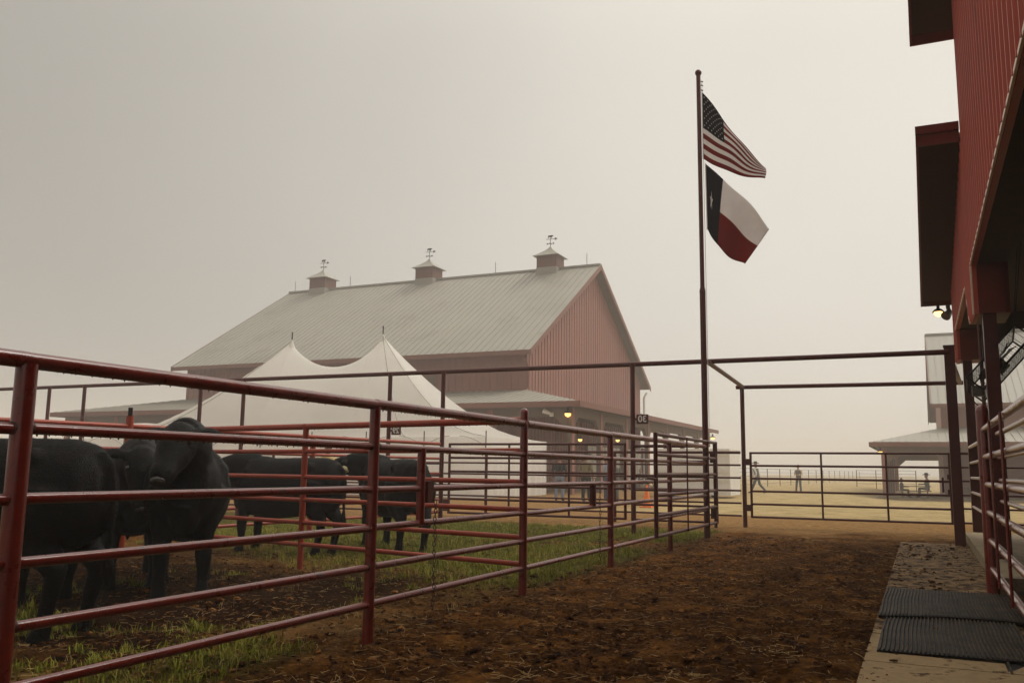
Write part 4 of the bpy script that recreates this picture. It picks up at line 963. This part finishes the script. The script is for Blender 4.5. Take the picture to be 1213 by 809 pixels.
# cupolas with weathervanes
def cupola(x):
    z = 15.0; s = 0.78; f_ = MB().box((x - s, 57.2 - s, z - 0.45), (x + s, 57.2 + s, z + 0.5)).build('cupola_base', ROOFM, bn)
    c = MB().box((x - s * .97, 57.2 - s * .97, z + 0.502), (x + s * .97, 57.2 + s * .97, z + 1.36)).build('cupola', CUPOLA, bn)
    b = MB(); n = 6; e = s * 1.25
    for k in range(n + 1):
        q = k / n; r_ = e * (1 - q) ** 1.35 + 0.03; zz = z + 1.34 + 0.82 * q; b.v += [(x - r_, 57.2 - r_, zz), (x + r_, 57.2 - r_, zz), (x + r_, 57.2 + r_, zz), (x - r_, 57.2 + r_, zz)]
    for k in range(n):
        for j in range(4): b.f.append((k * 4 + j, k * 4 + (j + 1) % 4, k * 4 + 4 + (j + 1) % 4, k * 4 + 4 + j))
    b.f.append((3, 2, 1, 0)); b.f.append((n * 4, n * 4 + 1, n * 4 + 2, n * 4 + 3)); b.build('cupola_roof', ROOFM, c)
    b = MB()
    for k in range(5): b.box((x - s * .8, 57.2 - s * .99, z + .60 + .11 * k), (x + s * .8, 57.2 - s * .972, z + .65 + .11 * k)); b.box((x + s * .972, 57.2 - s * .8, z + .60 + .11 * k), (x + s * .99, 57.2 + s * .8, z + .65 + .11 * k))
    b.build('louvres', TRIM_FAR, c)
    t_ = z + 2.10; b = MB(); b.tube([(x, 57.2, t_), (x, 57.2, t_ + 1.35)], 0.035, 6)
    b.tube([(x - .38, 57.2, t_ + .45), (x + .38, 57.2, t_ + .45)], 0.03, 5); b.tube([(x, 56.82, t_ + .45), (x, 57.58, t_ + .45)], 0.03, 5)
    for e_ in (-.38, .38): b.box((x + e_ - .07, 57.17, t_ + .38), (x + e_ + .07, 57.23, t_ + .54))
    b.tube([(x - .55, 57.2, t_ + 1.0), (x + .62, 57.2, t_ + 1.0)], 0.03, 5); b.prism([(x + .55, t_ + .85), (x + .90, t_ + 1.0), (x + .55, t_ + 1.15)], 'y', 57.17, 57.23)
    # steer silhouette
    b.prism([(x - .30, t_ + 1.10), (x - .26, t_ + 1.10), (x - .24, t_ + 1.24), (x + .10, t_ + 1.24), (x + .12, t_ + 1.10), (x + .17, t_ + 1.10), (x + .18, t_ + 1.30), (x + .34, t_ + 1.30), (x + .34, t_ + 1.40), (x + .2, t_ + 1.46), (x - .3, t_ + 1.44)], 'y', 57.17, 57.23)
    b.v = [(x + (p[0] - x) * .62, 57.2 + (p[1] - 57.2) * .62, t_ + (p[2] - t_) * .62) for p in b.v]
    b.build('weathervane', BLACK, c)
for cx in (-43.7, -33.7, -23.6): cupola(cx)
for cx in (-41.0, -28.0, -20.8, -46.5): MB().tube([(cx, 57.2, 15.4), (cx, 57.2, 16.4)], 0.02, 5).build('lightning_rod', BLACK, bn)

rb = far_barn('distant red barn with an open porch barely visible in the fog', 0.75, 26, 65.1, 5.75, 75.5, 11.9, 86, 60.0, (-2.9, 31), 3.05, -0.45,
              ([-2.25, 3.4, 8.4, 13.4, 18.4, 23.4], [60.7, 66, 72], [60.7, 65.9, 71, 77, 83], [-2.25, 3.4, 8.4]), None)

GB = 'porch lights of the grey-roofed barn'
bulb('glowing floodlight at the corner of the grey-roofed barn porch', -15.9, 40.95, 3.95, 0.17, GB, BULBF)
t = thing('floodlight', 'pale twin floodlight beside the glowing one on the barn porch', 'light', (-16.9, 40.98, 4.0)); MB().tube([(-16.75, 40.98, 3.95), (-17.2, 40.9, 4.15)], [0.06, 0.15], 10).build('lamp_head', WHITE, t, smooth=True); MB().box((-16.9, 40.98, 3.85), (-16.7, 41.04, 4.05)).build('mount', WHITE, t)
bulb('dim warm light under the porch behind the man in black', -17.5, 47.0, 2.9, 0.13, GB, BULBF)
bulb('dim warm light under the porch between gate and fence posts', -17.0, 52.3, 3.05, 0.13, GB, BULBF)
bulb('warm light at the far right tip of the porch roof', -15.0, 70.5, 3.85, 0.16, GB, BULBF)
bulb('warm light at the porch corner of the distant barn', -2.3, 60.3, 2.55, 0.13, None, BULBF)

o = MB().box((-2.7, 60.4, -0.6), (31, 66, -0.28)).build('porch_slab', CONC_EDGE, rb)
# white box trailer
t = thing('storage_trailer', 'plain white storage trailer standing in the field just left of the gate', 'trailer', (-9.6, 42, 0))
MB().box((-11.6, 41.2, 0.12), (-8.0, 43.6, 2.25)).build('body', WHITE, t)
b = MB()
for k in range(5): b.box((-11.55, 41.17, 0.35 + 0.4 * k), (-8.05, 41.20, 0.52 + 0.4 * k))
b.build('side_rib', WHITE, t)
for wx in (-10.8, -8.8): MB().tube([(wx, 41.25, 0.12), (wx, 41.45, 0.12)], 0.12, 14).build('wheel', BLACK, t, smooth=True)

# field fences
def wire_fence(label, pa, pb, n, h, nr):
    t = thing('field_fence', label, 'fence', (pa[0], pa[1], 0)); A = Vector((*pa, 0)); B_ = Vector((*pb, 0))
    for i in range(n + 1):
        p = A.lerp(B_, i / n); pipe('post', (p.x, p.y, -0.4), (p.x, p.y, h), 0.035, RUST, t, 6)
    for k in range(nr): z = h * (k + 1) / nr - 0.02; pipe('rail', (A.x, A.y, z), (B_.x, B_.y, z), 0.013, RUST, t, 5)
wire_fence('faint rail fence crossing the foggy field behind the walking man', (-12.0, 64), (-9.5, 160), 16, 1.5, 5)
wire_fence('faint pen rails in the fog left of the distant barn', (-5.5, 88), (-0.5, 88), 3, 1.5, 5)

# traffic cone
t = thing('traffic_cone', 'bright orange traffic cone standing on the sand behind the back fence', 'cone', (-8.3, 28.6, 0))
MB().box((-8.50, 28.4, 0.0), (-8.10, 28.8, 0.04)).build('base', ORANGE, t)
MB().tube([(-8.3, 28.6, 0.04), (-8.3, 28.6, 0.74)], [0.15, 0.028], 18).build('cone_body', ORANGE, t, smooth=True)

# ------------------------------------------------------------------ organic bodies
def remesh(mb, voxel, m, name, parent, smooth_it=6, extra=None):
    me = mesh(mb.v, mb.f, None); tmp = bpy.data.objects.new('tmp', me); col.objects.link(tmp)
    r_ = tmp.modifiers.new('r', 'REMESH'); r_.mode = 'VOXEL'; r_.voxel_size = voxel
    s = tmp.modifiers.new('s', 'SMOOTH'); s.factor = 0.5; s.iterations = smooth_it
    dg = bpy.context.evaluated_depsgraph_get(); me2 = bpy.data.meshes.new_from_object(tmp.evaluated_get(dg)); bpy.data.objects.remove(tmp)
    me2.materials.clear(); me2.materials.append(m); me2.polygons.foreach_set('use_smooth', [True] * len(me2.polygons))
    o = bpy.data.objects.new(name, me2); col.objects.link(o); o.parent = parent; WLOC[o.name] = wl(parent); return o

def ell(mb, rings, seg=18, refup=(0, 0, 1), k_=1.0):
    """rings: (center, half width, half height)"""
    P = [Vector(r_[0]) for r_ in rings]; n0 = len(mb.v); up0 = Vector(refup)
    for i, r_ in enumerate(rings):
        tt = (P[min(i + 1, len(P) - 1)] - P[max(i - 1, 0)]).normalized()
        a = tt.cross(up0); a = a.normalized() if a.length > 0.05 else Vector((0, 1, 0)); b_ = a.cross(tt).normalized()
        for k in range(seg):
            q = 2 * math.pi * k / seg; mb.v.append(tuple(P[i] + a * math.cos(q) * r_[1] * k_ + b_ * math.sin(q) * r_[2] * k_))
    for i in range(len(P) - 1):
        for k in range(seg): mb.f.append((n0 + i * seg + k, n0 + i * seg + (k + 1) % seg, n0 + (i + 1) * seg + (k + 1) % seg, n0 + (i + 1) * seg + k))
    mb.f.append(tuple(n0 + k for k in range(seg))[::-1]); mb.f.append(tuple(n0 + (len(P) - 1) * seg + k for k in range(seg)))

def cow(label, loc, heading, head, scale=1.0, look=None, tag=None, voxel=0.022, girth=1.0, hs=1.0, nk=1.0, fur=0):
    """local x forward, y left. head = poll position (local); look = direction of the muzzle (local)"""
    t = thing('bull', label, 'bull', loc, 'black cattle in the pen'); t.rotation_euler = (0, 0, R(heading)); t.scale = (scale,) * 3
    mb = MB(); g = girth
    ell(mb, [((-0.98, 0, 1.00), .10 * g, .16), ((-0.90, 0, 0.99), .22 * g, .30), ((-0.74, 0, 0.96), .29 * g, .37), ((-0.45, 0, 0.93), .32 * g, .40), ((-0.10, 0, 0.90), .37 * g, .42), ((0.22, 0, 0.89), .37 * g, .43),
             ((0.50, 0, 0.93), .32 * g, .43), ((0.72, 0, 1.00), .24 * g, .34), ((0.86, 0, 1.02), .17 * g, .25)], 24)
    hd = Vector(head); lk = Vector(look or (0.8, 0, -0.6)).normalized()
    n0, n1 = Vector((0.55, 0, 1.08)), hd - lk * 0.02
    nm = n0.lerp(n1, 0.5) + Vector((0, 0, 0.05 + 0.10 * (nk - 1)))
    ell(mb, [(tuple(n0), .22 * g, .33), (tuple(n0.lerp(nm, .5)), .21 * g, .29), (tuple(nm), .18 * g * nk, .24 * nk), (tuple(nm.lerp(n1, .6)), .15 * nk, .19 * nk), (tuple(n1), .13 * nk, .15 * nk)], 18)
    hup = Vector((0, 0, 1)) - lk * lk.z; hup = hup.normalized() if hup.length > .1 else Vector((1, 0, 0))
    P_ = lambda a, u_=0, s_=0: hd + (lk * a + hup * u_ + lk.cross(hup) * s_) * hs
    ell(mb, [(tuple(P_(-0.09, 0.03)), .06, .07), (tuple(P_(-0.03, .02)), .115, .125), (tuple(P_(.08, 0)), .135, .15), (tuple(P_(.20, -.01)), .115, .135), (tuple(P_(.32, -.02)), .085, .10), (tuple(P_(.42, -.02)), .085, .085), (tuple(P_(.48, -.025)), .06, .06)], 18, tuple(hup), hs)
    for s_ in (-1, 1):
        e0 = P_(-0.0, .05, .10 * s_); e1 = P_(-.04, .03, .22 * s_); e2 = P_(-.05, -.01, .31 * s_)
        ell(mb, [(tuple(e0), .03, .03), (tuple(e0.lerp(e1, .6)), .055, .028), (tuple(e1), .06, .026), (tuple(e2), .02, .016)], 10, tuple(hup), hs)
    for s_ in (-1, 1):       # front legs then hind legs
        y = .17 * s_ * g
        mb.tube([(0.55, y, 0.95), (0.56, y, 0.72), (0.58, y, 0.50), (0.60, y, 0.44), (0.60, y, 0.20), (0.61, y, 0.10), (0.64, y, 0.0)], [.16, .12, .075, .075, .05, .055, .07], 14)
        y = .19 * s_ * g
        mb.tube([(-0.66, y, 1.00), (-0.64, y, 0.78), (-0.66, y, 0.60), (-0.80, y, 0.47), (-0.80, y, 0.42), (-0.75, y, 0.20), (-0.73, y, 0.10), (-0.70, y, 0.0)], [.20, .19, .13, .075, .065, .05, .055, .07], 14)
    mb.tube([(-0.90, 0, 1.22), (-0.985, 0, 1.15), (-1.02, 0, 0.95), (-1.02, 0, 0.6), (-1.02, 0, 0.45), (-1.02, 0, .32)], [.05, .04, .03, .026, .045, .02], 8)
    mb.tube([(0.75, 0, .75), (.55, 0, .58), (.2, 0, .55), (-.3, 0, .58)], [.06, .07, .06, .05], 10)
    for s_ in (-1, 1):       # hook bones, shoulder blades, brisket
        ell(mb, [((-.66, .21 * s_ * g, 1.14), .05, .05), ((-.58, .215 * s_ * g, 1.20), .09, .07), ((-.50, .20 * s_ * g, 1.19), .05, .05)], 12)
        mb.tube([(.50, .15 * s_ * g, 1.26), (.44, .235 * s_ * g, 1.10), (.50, .25 * s_ * g, .88), (.58, .20 * s_ * g, .72)], [.06, .11, .11, .08], 12)
        mb.tube([(-.60, .20 * s_ * g, 1.05), (-.72, .23 * s_ * g, .88), (-.70, .21 * s_ * g, .70)], [.12, .13, .09], 12)
    mb.tube([(.62, 0, .78), (.80, 0, .68), (.86, 0, .82)], [.13, .12, .08], 12)
    t_loc = WLOC[t.name]; WLOC[t.name] = Vector((0, 0, 0))
    body = remesh(mb, voxel, HIDE, 'body', t)
    bm_ = body.data; nv = len(bm_.vertices); co = np.empty(nv * 3); bm_.vertices.foreach_get('co', co); co = co.reshape(-1, 3)
    bump_ = (fbm(co[:, 0] * 6 + 5, co[:, 2] * 6 + co[:, 1] * 4, 3, 61) - .5) * 0.016
    nn = np.empty(nv * 3); bm_.vertices.foreach_get('normal', nn); nn = nn.reshape(-1, 3); co = co + nn * bump_[:, None]; bm_.vertices.foreach_set('co', co.ravel()); bm_.update()
    if fur:
        npf = len(bm_.polygons); ce = np.empty(npf * 3); no_ = np.empty(npf * 3); ar = np.empty(npf); bm_.polygons.foreach_get('center', ce); bm_.polygons.foreach_get('normal', no_); bm_.polygons.foreach_get('area', ar)
        ce = ce.reshape(-1, 3); no_ = no_.reshape(-1, 3); idx = rng.choice(npf, fur, p=ar / ar.sum()); p0 = ce[idx] + rng.normal(0, .008, (fur, 3)); n_ = no_[idx]
        p0 = p0 - n_ * ((p0 - ce[idx]) * n_).sum(1)[:, None]
        fl = np.array((-0.8, 0, -0.55)) + rng.normal(0, .28, (fur, 3)); fl = fl - n_ * (fl * n_).sum(1)[:, None]; fl /= np.linalg.norm(fl, axis=1)[:, None] + 1e-6
        L_ = rng.uniform(.012, .028, fur)[:, None]; sdv = np.cross(fl, n_) * rng.uniform(.0008, .0017, fur)[:, None]
        tip = p0 + fl * L_ + n_ * L_ * rng.uniform(.12, .55, fur)[:, None]
        V_ = np.stack([p0 - sdv, p0 + sdv, tip], 1).reshape(-1, 3); F_ = np.arange(fur * 3).reshape(-1, 3)
        ho = bpy.data.objects.new('coat_hair', bulk(V_, F_, COAT)); col.objects.link(ho); ho.parent = t; ho['kind'] = 'stuff'
    def child(mb_, nm_, m_):
        me = mesh(mb_.v, mb_.f, m_, True); o = bpy.data.objects.new(nm_, me); col.objects.link(o); o.parent = t; return o
    b = MB(); ell(b, [(tuple(P_(.46, -.02)), .062, .050), (tuple(P_(.492, -.02)), .058, .046), (tuple(P_(.505, -.02)), .03, .025)], 16, tuple(hup)); child(b, 'nose', NOSE)
    for s_ in (-1, 1):
        c = P_(.13, .06, .112 * s_); b = MB(); ell(b, [(tuple(c - lk * .022), .006, .006), (tuple(c - lk * .01), .02, .018), (tuple(c + lk * .01), .02, .018), (tuple(c + lk * .022), .006, .006)], 10); child(b, 'eye', EYE)
        c = P_(.503, -.012, .030 * s_); b = MB(); ell(b, [(tuple(c - lk * .01), .010, .014), (tuple(c + lk * .003), .010, .014)], 8, tuple(hup)); child(b, 'nostril', EYE)
    if tag:
        c = P_(-.02, -.03, (.31 if tag < 0 else .25) * tag); side = lk.cross(hup) * tag; b = MB(); nrm = ((lk * .25 + side) if tag < 0 else (lk + side * .2)).normalized(); e = hup; s2 = e.cross(nrm).normalized()
        pts = [c + s2 * a + e * d for a, d in ((-.045, -.12), (.045, -.12), (.05, -.04), (.015, 0.0), (-.015, 0.0), (-.05, -.04))]
        pts = [p + nrm * .045 for p in pts]
        n = len(pts); b.v = [tuple(p) for p in pts] + [tuple(p + nrm * .004) for p in pts]; b.f = [tuple(range(n))[::-1], tuple(range(n, 2 * n))] + [(i, (i + 1) % n, n + (i + 1) % n, n + i) for i in range(n)]
        child(b, 'ear_tag', TAG)
    WLOC[t.name] = t_loc
    return t

cow('black bull nearest on the left, its rounded rump ending just before the others', (-6.20, 4.22, 0), 196, (1.32, 0.0, 1.12), 1.04, (0.75, 0.2, -0.6), girth=1.18, fur=70000)
cow('black bull mostly hidden behind the nearest one, only its back line and legs showing', (-7.75, 5.55, 0), 172, (1.25, 0.0, 1.0), 1.0, (0.7, 0.0, -0.7), girth=1.12, fur=30000)
cow('black bull with a lowered head squeezed between the nearest rump and the raised head', (-7.50, 6.80, 0), -40, (1.02, 0.0, 1.20), 1.04, (0.60, 0.05, -0.78), tag=1, hs=1.12, girth=1.12, fur=50000)
cow('black bull facing the alley with its head raised above the second rail', (-6.54, 6.57, 0), -46, (0.96, -0.06, 1.36), 1.05, (0.74, -0.26, -0.58), girth=1.02, hs=1.15, nk=1.18, fur=80000)
cow('black bull standing side-on behind the cross fence post', (-8.22, 10.1, 0), 180, (1.06, 0.30, 1.10), 1.0, (0.6, 0.4, -0.7), fur=30000)
cow('black bull behind the latch, rump to the right, pale tag at its ear', (-7.15, 11.25, 0), 145, (0.92, 0.42, 1.24), 1.0, (0.45, 0.80, -0.45), tag=-1, fur=30000)

# ------------------------------------------------------------------ people
def person(label, loc, heading, shirt, trousers, hat=None, vest=None, pose='stand', scale=1.0, hair=True, voxel=0.016, boots=BOOT):
    """local: x forward, y left; standing height about 1.75"""
    t = thing('person', label, 'person', loc); t.rotation_euler = (0, 0, R(heading)); t.scale = (scale,) * 3
    A = {}
    hip = 0.93; lean = 0.0
    if pose == 'walk':
        LL = [(0.02, .10, .90), (.16, .10, .52), (.36, .10, .09), (.50, .10, .04)]; RL = [(-.02, -.10, .90), (-.10, -.10, .50), (-.42, -.10, .15), (-.32, -.10, .03)]
        LA = [(.05, .20, 1.42), (-.08, .25, 1.16), (-.04, .25, .92)]; RA = [(.05, -.20, 1.42), (.10, -.26, 1.16), (.32, -.22, 1.00)]; lean = 0.06
    elif pose == 'sit':
        LL = [(0, .10, .50), (.42, .12, .52), (.44, .12, .09), (.58, .12, .04)]; RL = [(0, -.10, .50), (.42, -.12, .52), (.44, -.12, .09), (.58, -.12, .04)]
        LA = [(0, .20, 1.0), (.08, .27, .76), (.32, .2, .74)]; RA = [(0, -.20, 1.0), (.08, -.27, .76), (.32, -.2, .74)]; hip = 0.50
    elif pose == 'arms':
        LL = [(0, .11, .90), (.02, .13, .50), (0, .15, .09), (.14, .16, .04)]; RL = [(0, -.11, .90), (.03, -.15, .50), (.02, -.20, .09), (.16, -.22, .04)]
        LA = [(0, .20, 1.42), (.02, .28, 1.15), (.24, .16, 1.12)]; RA = [(0, -.20, 1.42), (.02, -.28, 1.15), (.26, -.10, 1.16)]
    else:
        LL = [(0, .10, .90), (.02, .12, .50), (0, .13, .09), (.14, .14, .04)]; RL = [(0, -.10, .90), (.03, -.12, .50), (.0, -.13, .09), (.14, -.14, .04)]
        LA = [(0, .20, 1.42), (-.03, .27, 1.15), (.06, .26, .90)]; RA = [(0, -.20, 1.42), (-.03, -.27, 1.15), (.06, -.26, .90)]
    dz = hip - 0.93
    torso = [((0, 0, .90 + dz), .155, .115), ((0.0, 0, 1.02 + dz), .15, .11), ((.01 + lean * .4, 0, 1.18 + dz), .155, .115), ((.01 + lean, 0, 1.34 + dz), .175, .12), ((lean, 0, 1.43 + dz), .17, .09), ((lean, 0, 1.48 + dz), .07, .065)]
    neck = [((lean, 0, 1.45 + dz), .055, .055), ((lean + .02, 0, 1.55 + dz), .052, .055)]
    hx = lean + .03; headr = [((hx, 0, 1.52 + dz), .04, .045), ((hx + .01, 0, 1.56 + dz), .062, .075), ((hx + .005, 0, 1.62 + dz), .073, .092), ((hx - .005, 0, 1.69 + dz), .074, .095), ((hx - .01, 0, 1.745 + dz), .055, .07), ((hx - .01, 0, 1.765 + dz), .02, .02)]
    def limbs(mb, P_, rr, inf=0): mb.tube(P_, [q + inf for q in rr], 10)
    sh = Vector((lean, 0, 0))
    fixA = lambda Q: [(q[0] + lean, q[1], q[2]) for q in Q]
    LA, RA = fixA(LA), fixA(RA)
    WL_ = WLOC[t.name]; WLOC[t.name] = Vector((0, 0, 0))
    b = MB()
    ell(b, torso, 16, (1, 0, 0)); ell(b, neck, 12, (1, 0, 0)); ell(b, headr, 16, (1, 0, 0))
    for Q in (LL, RL): limbs(b, Q, [.085, .058, .042, .035])
    for Q in (LA, RA): limbs(b, Q, [.05, .038, .028])
    b.tube([(hx + .085, 0, 1.63 + dz), (hx + .108, 0, 1.595 + dz)], [.012, .018], 8)
    for s_ in (-1, 1): b.tube([(hx - .01, .072 * s_, 1.60 + dz), (hx - .01, .085 * s_, 1.65 + dz)], [.014, .018], 8)
    for Q in (LA, RA):      # hands: palm, four fingers, thumb
        e = Vector(Q[2]); d = (e - Vector(Q[1])).normalized(); sdv = d.cross(Vector((0, 1, 0.01))).normalized()
        b.tube([tuple(e - d * .01), tuple(e + d * .05), tuple(e + d * .09)], [.026, .038, .032], 10)
    body = remesh(b, voxel, SKIN, 'body', t, 3)
    hb = MB()
    for Q in (LA, RA):
        e = Vector(Q[2]); d = (e - Vector(Q[1])).normalized(); sdv = d.cross(Vector((0, 1, 0.01))).normalized(); nrm = d.cross(sdv)
        for k, l in enumerate((.066, .076, .070, .055)):
            s0 = e + d * .085 + sdv * (.024 - .016 * k); hb.tube([tuple(s0), tuple(s0 + d * l * .55 + nrm * .006), tuple(s0 + d * l + nrm * .022)], [.0095, .0085, .006], 7)
        s0 = e + d * .02 + sdv * .03; hb.tube([tuple(s0), tuple(s0 + d * .035 + sdv * .02), tuple(s0 + d * .065 + sdv * .022 + nrm * .01)], [.013, .010, .008], 7)
    def child(mb_, nm_, m_, sm=True):
        me = mesh(mb_.v, mb_.f, m_, sm); o = bpy.data.objects.new(nm_, me); col.objects.link(o); o.parent = t; return o
    child(hb, 'fingers', SKIN)
    b = MB(); ell(b, [(c, w_ + .014, h_ + .014) for c, w_, h_ in torso[:-1]] + [((lean, 0, 1.47 + dz), .08, .075)], 16, (1, 0, 0))
    for Q in (LA, RA): limbs(b, [Q[0], Q[1], tuple(Vector(Q[1]).lerp(Vector(Q[2]), .93))], [.064, .050, .038], .004)
    remesh(b, voxel, shirt, 'shirt', t, 3)
    b = MB(); ell(b, [((0, 0, 1.00 + dz), .162, .124), ((0, 0, .90 + dz), .172, .132), ((0, 0, .80 + dz) if pose != 'sit' else (.03, 0, .46), .155, .12)], 16, (1, 0, 0))
    for Q in (LL, RL): limbs(b, Q[:3], [.098, .075, .062])
    remesh(b, voxel, trousers, 'trousers', t, 3)
    for Q in (LL, RL):
        b = MB(); a = Vector(Q[2]); f_ = Vector(Q[3]); b.tube([tuple(a + (Vector(Q[1]) - a).normalized() * .05), tuple(a), tuple(a.lerp(f_, .5) + Vector((0, 0, -.02))), tuple(f_ + (f_ - a) * .12)], [.052, .055, .05, .03], 10); child(b, 'boot', boots)
    if vest:
        b = MB(); ell(b, [(c, w_ + .026, h_ + .026) for c, w_, h_ in torso[:-1]], 16, (1, 0, 0)); remesh(b, voxel, vest, 'vest', t, 2)
    if hat:
        z = 1.70 + dz; b = MB(); n0 = 0; prof = [(.075, .005), (.20, .0), (.205, .006), (.10, .014), (.092, .05), (.088, .095), (.06, .125), (.0, .11)]
        for r_, h_ in prof:
            for k in range(20):
                q = 2 * math.pi * k / 20; curl = 0.045 * (math.sin(q) ** 2) * (1 if r_ > .15 else 0)
                b.v.append((hx + r_ * math.cos(q) * 1.12, r_ * math.sin(q) * .92, z + h_ + curl))
        for i in range(len(prof) - 1):
            for k in range(20): b.f.append((i * 20 + k, i * 20 + (k + 1) % 20, (i + 1) * 20 + (k + 1) % 20, (i + 1) * 20 + k))
        child(b, 'hat', hat)
    elif hair:
        b = MB(); ell(b, [((hx - .03, 0, 1.60 + dz), .075, .07), ((hx - .025, 0, 1.68 + dz), .084, .092), ((hx - .015, 0, 1.75 + dz), .068, .078), ((hx - .01, 0, 1.785 + dz), .02, .02)], 14, (1, 0, 0)); child(b, 'hair', HAIR)
    WLOC[t.name] = WL_
    return t

person('striding man in cowboy hat, white shirt and dark vest out in the field', (-8.66, 52.6, 0.0), 172, CLWHITE, DENIM_G, CLBROWN, CLGREY, 'walk')
person('woman in jeans and cream top with arms folded, out in the foggy field', (-6.9, 57.0, 0.0), -120, CLCREAM, DENIM_G, None, CLGREY, 'arms', 0.95)
person('man in black shirt and light blue jeans standing behind the back gate', (-12.85, 32.2, 0.0), 100, CLBLACK, DENIM_L, CLWHITE, None, 'stand')
person('man in olive tan jacket and black trousers seen from behind the back gate', (-11.75, 32.2, 0.0), 80, CLOLIVE, CLBLACK, CLBROWN, CLOLIVE, 'stand', 1.04)
person('person in pale blue shirt half hidden beside the man in the tan jacket', (-11.35, 33.4, 0.0), 30, CLBLUE, DENIM, None, None, 'arms', 0.98)
person('person in grey-green jacket standing rightmost of the group at the back gate', (-10.85, 33.0, 0.0), 130, CLGREY, CLGREY, None, CLGREY, 'stand', 0.92)
person('person in tan jacket and blue jeans just behind the side-on bull', (-13.2, 17.75, 0.0), -30, CLTAN, DENIM, CLBROWN, CLTAN, 'stand')
person('seated man in cowboy hat at the distant barn porch table', (0.28, 62.1, -0.27), 170, CLGREY, DENIM_G, CLBROWN, None, 'sit', 1.12)
person('seated bareheaded figure at the left end of the distant porch table', (-1.22, 62.1, -0.27), -10, CLGREY, DENIM_G, None, None, 'sit', 0.9)
person('figure seated on a stool far under the grey-roofed barn porch', (-15.6, 52.5, 0.0), -100, CLBLACK, DENIM_G, None, None, 'sit')

def table(label, x, y, z, L, group, ang=0):
    t = thing('picnic_table', label, 'table', (x, y, z), group)
    WL_ = WLOC[t.name]; WLOC[t.name] = Vector((0, 0, 0)); t.rotation_euler = (0, 0, R(ang))
    m = SOFFIT_FAR
    for k in range(4): MB().box((-L / 2, -.38 + .19 * k, .72), (L / 2, -.21 + .19 * k, .76)).build('top_plank', m, t)
    for s_ in (-1, 1):
        MB().box((-L / 2, .60 * s_ - .13, .43), (L / 2, .60 * s_ + .13, .47)).build('bench', m, t)
        b = MB(); b.tube([(s_ * L * .38, -.62, 0), (s_ * L * .38, -.25, .72)], .04, 6); b.tube([(s_ * L * .38, .62, 0), (s_ * L * .38, .25, .72)], .04, 6); b.tube([(s_ * L * .38, -.72, .42), (s_ * L * .38, .72, .42)], .04, 6); b.build('leg_frame', m, t)
    WLOC[t.name] = WL_
table('long picnic table under the distant barn porch beside the seated man', -0.45, 61.6, -0.30, 1.9, 'picnic tables under the porches')
table('picnic table at the right of the distant barn porch, mostly behind the post', 2.3, 62.2, -0.30, 1.6, 'picnic tables under the porches', 90)
table('picnic table under the grey-roofed barn porch nearest the tent', -17.6, 50.0, 0, 2.2, 'picnic tables under the porches', 90)
table('picnic table in the middle of the grey-roofed barn porch', -17.4, 55.0, 0, 2.2, 'picnic tables under the porches', 90)
table('picnic table under the grey-roofed barn porch farthest back', -17.2, 60.0, 0, 2.2, 'picnic tables under the porches', 90)

# ------------------------------------------------------------------ haze
m = bpy.data.materials.new('fog'); m.use_nodes = True; nt = m.node_tree; nt.nodes.clear()
mo = nt.nodes.new('ShaderNodeOutputMaterial'); pv = nt.nodes.new('ShaderNodeVolumePrincipled')
pv.inputs['Density'].default_value = HAZE; pv.inputs['Color'].default_value = (0.97, 0.955, 0.93, 1); pv.inputs['Anisotropy'].default_value = 0.0
nt.links.new(pv.outputs[0], mo.inputs['Volume'])
o = MB().box((-800, -90, -2.0), (800, 800, 21.0)).build('haze', m); setp(o, 'pale morning fog filling the whole yard', 'fog', kind='stuff')
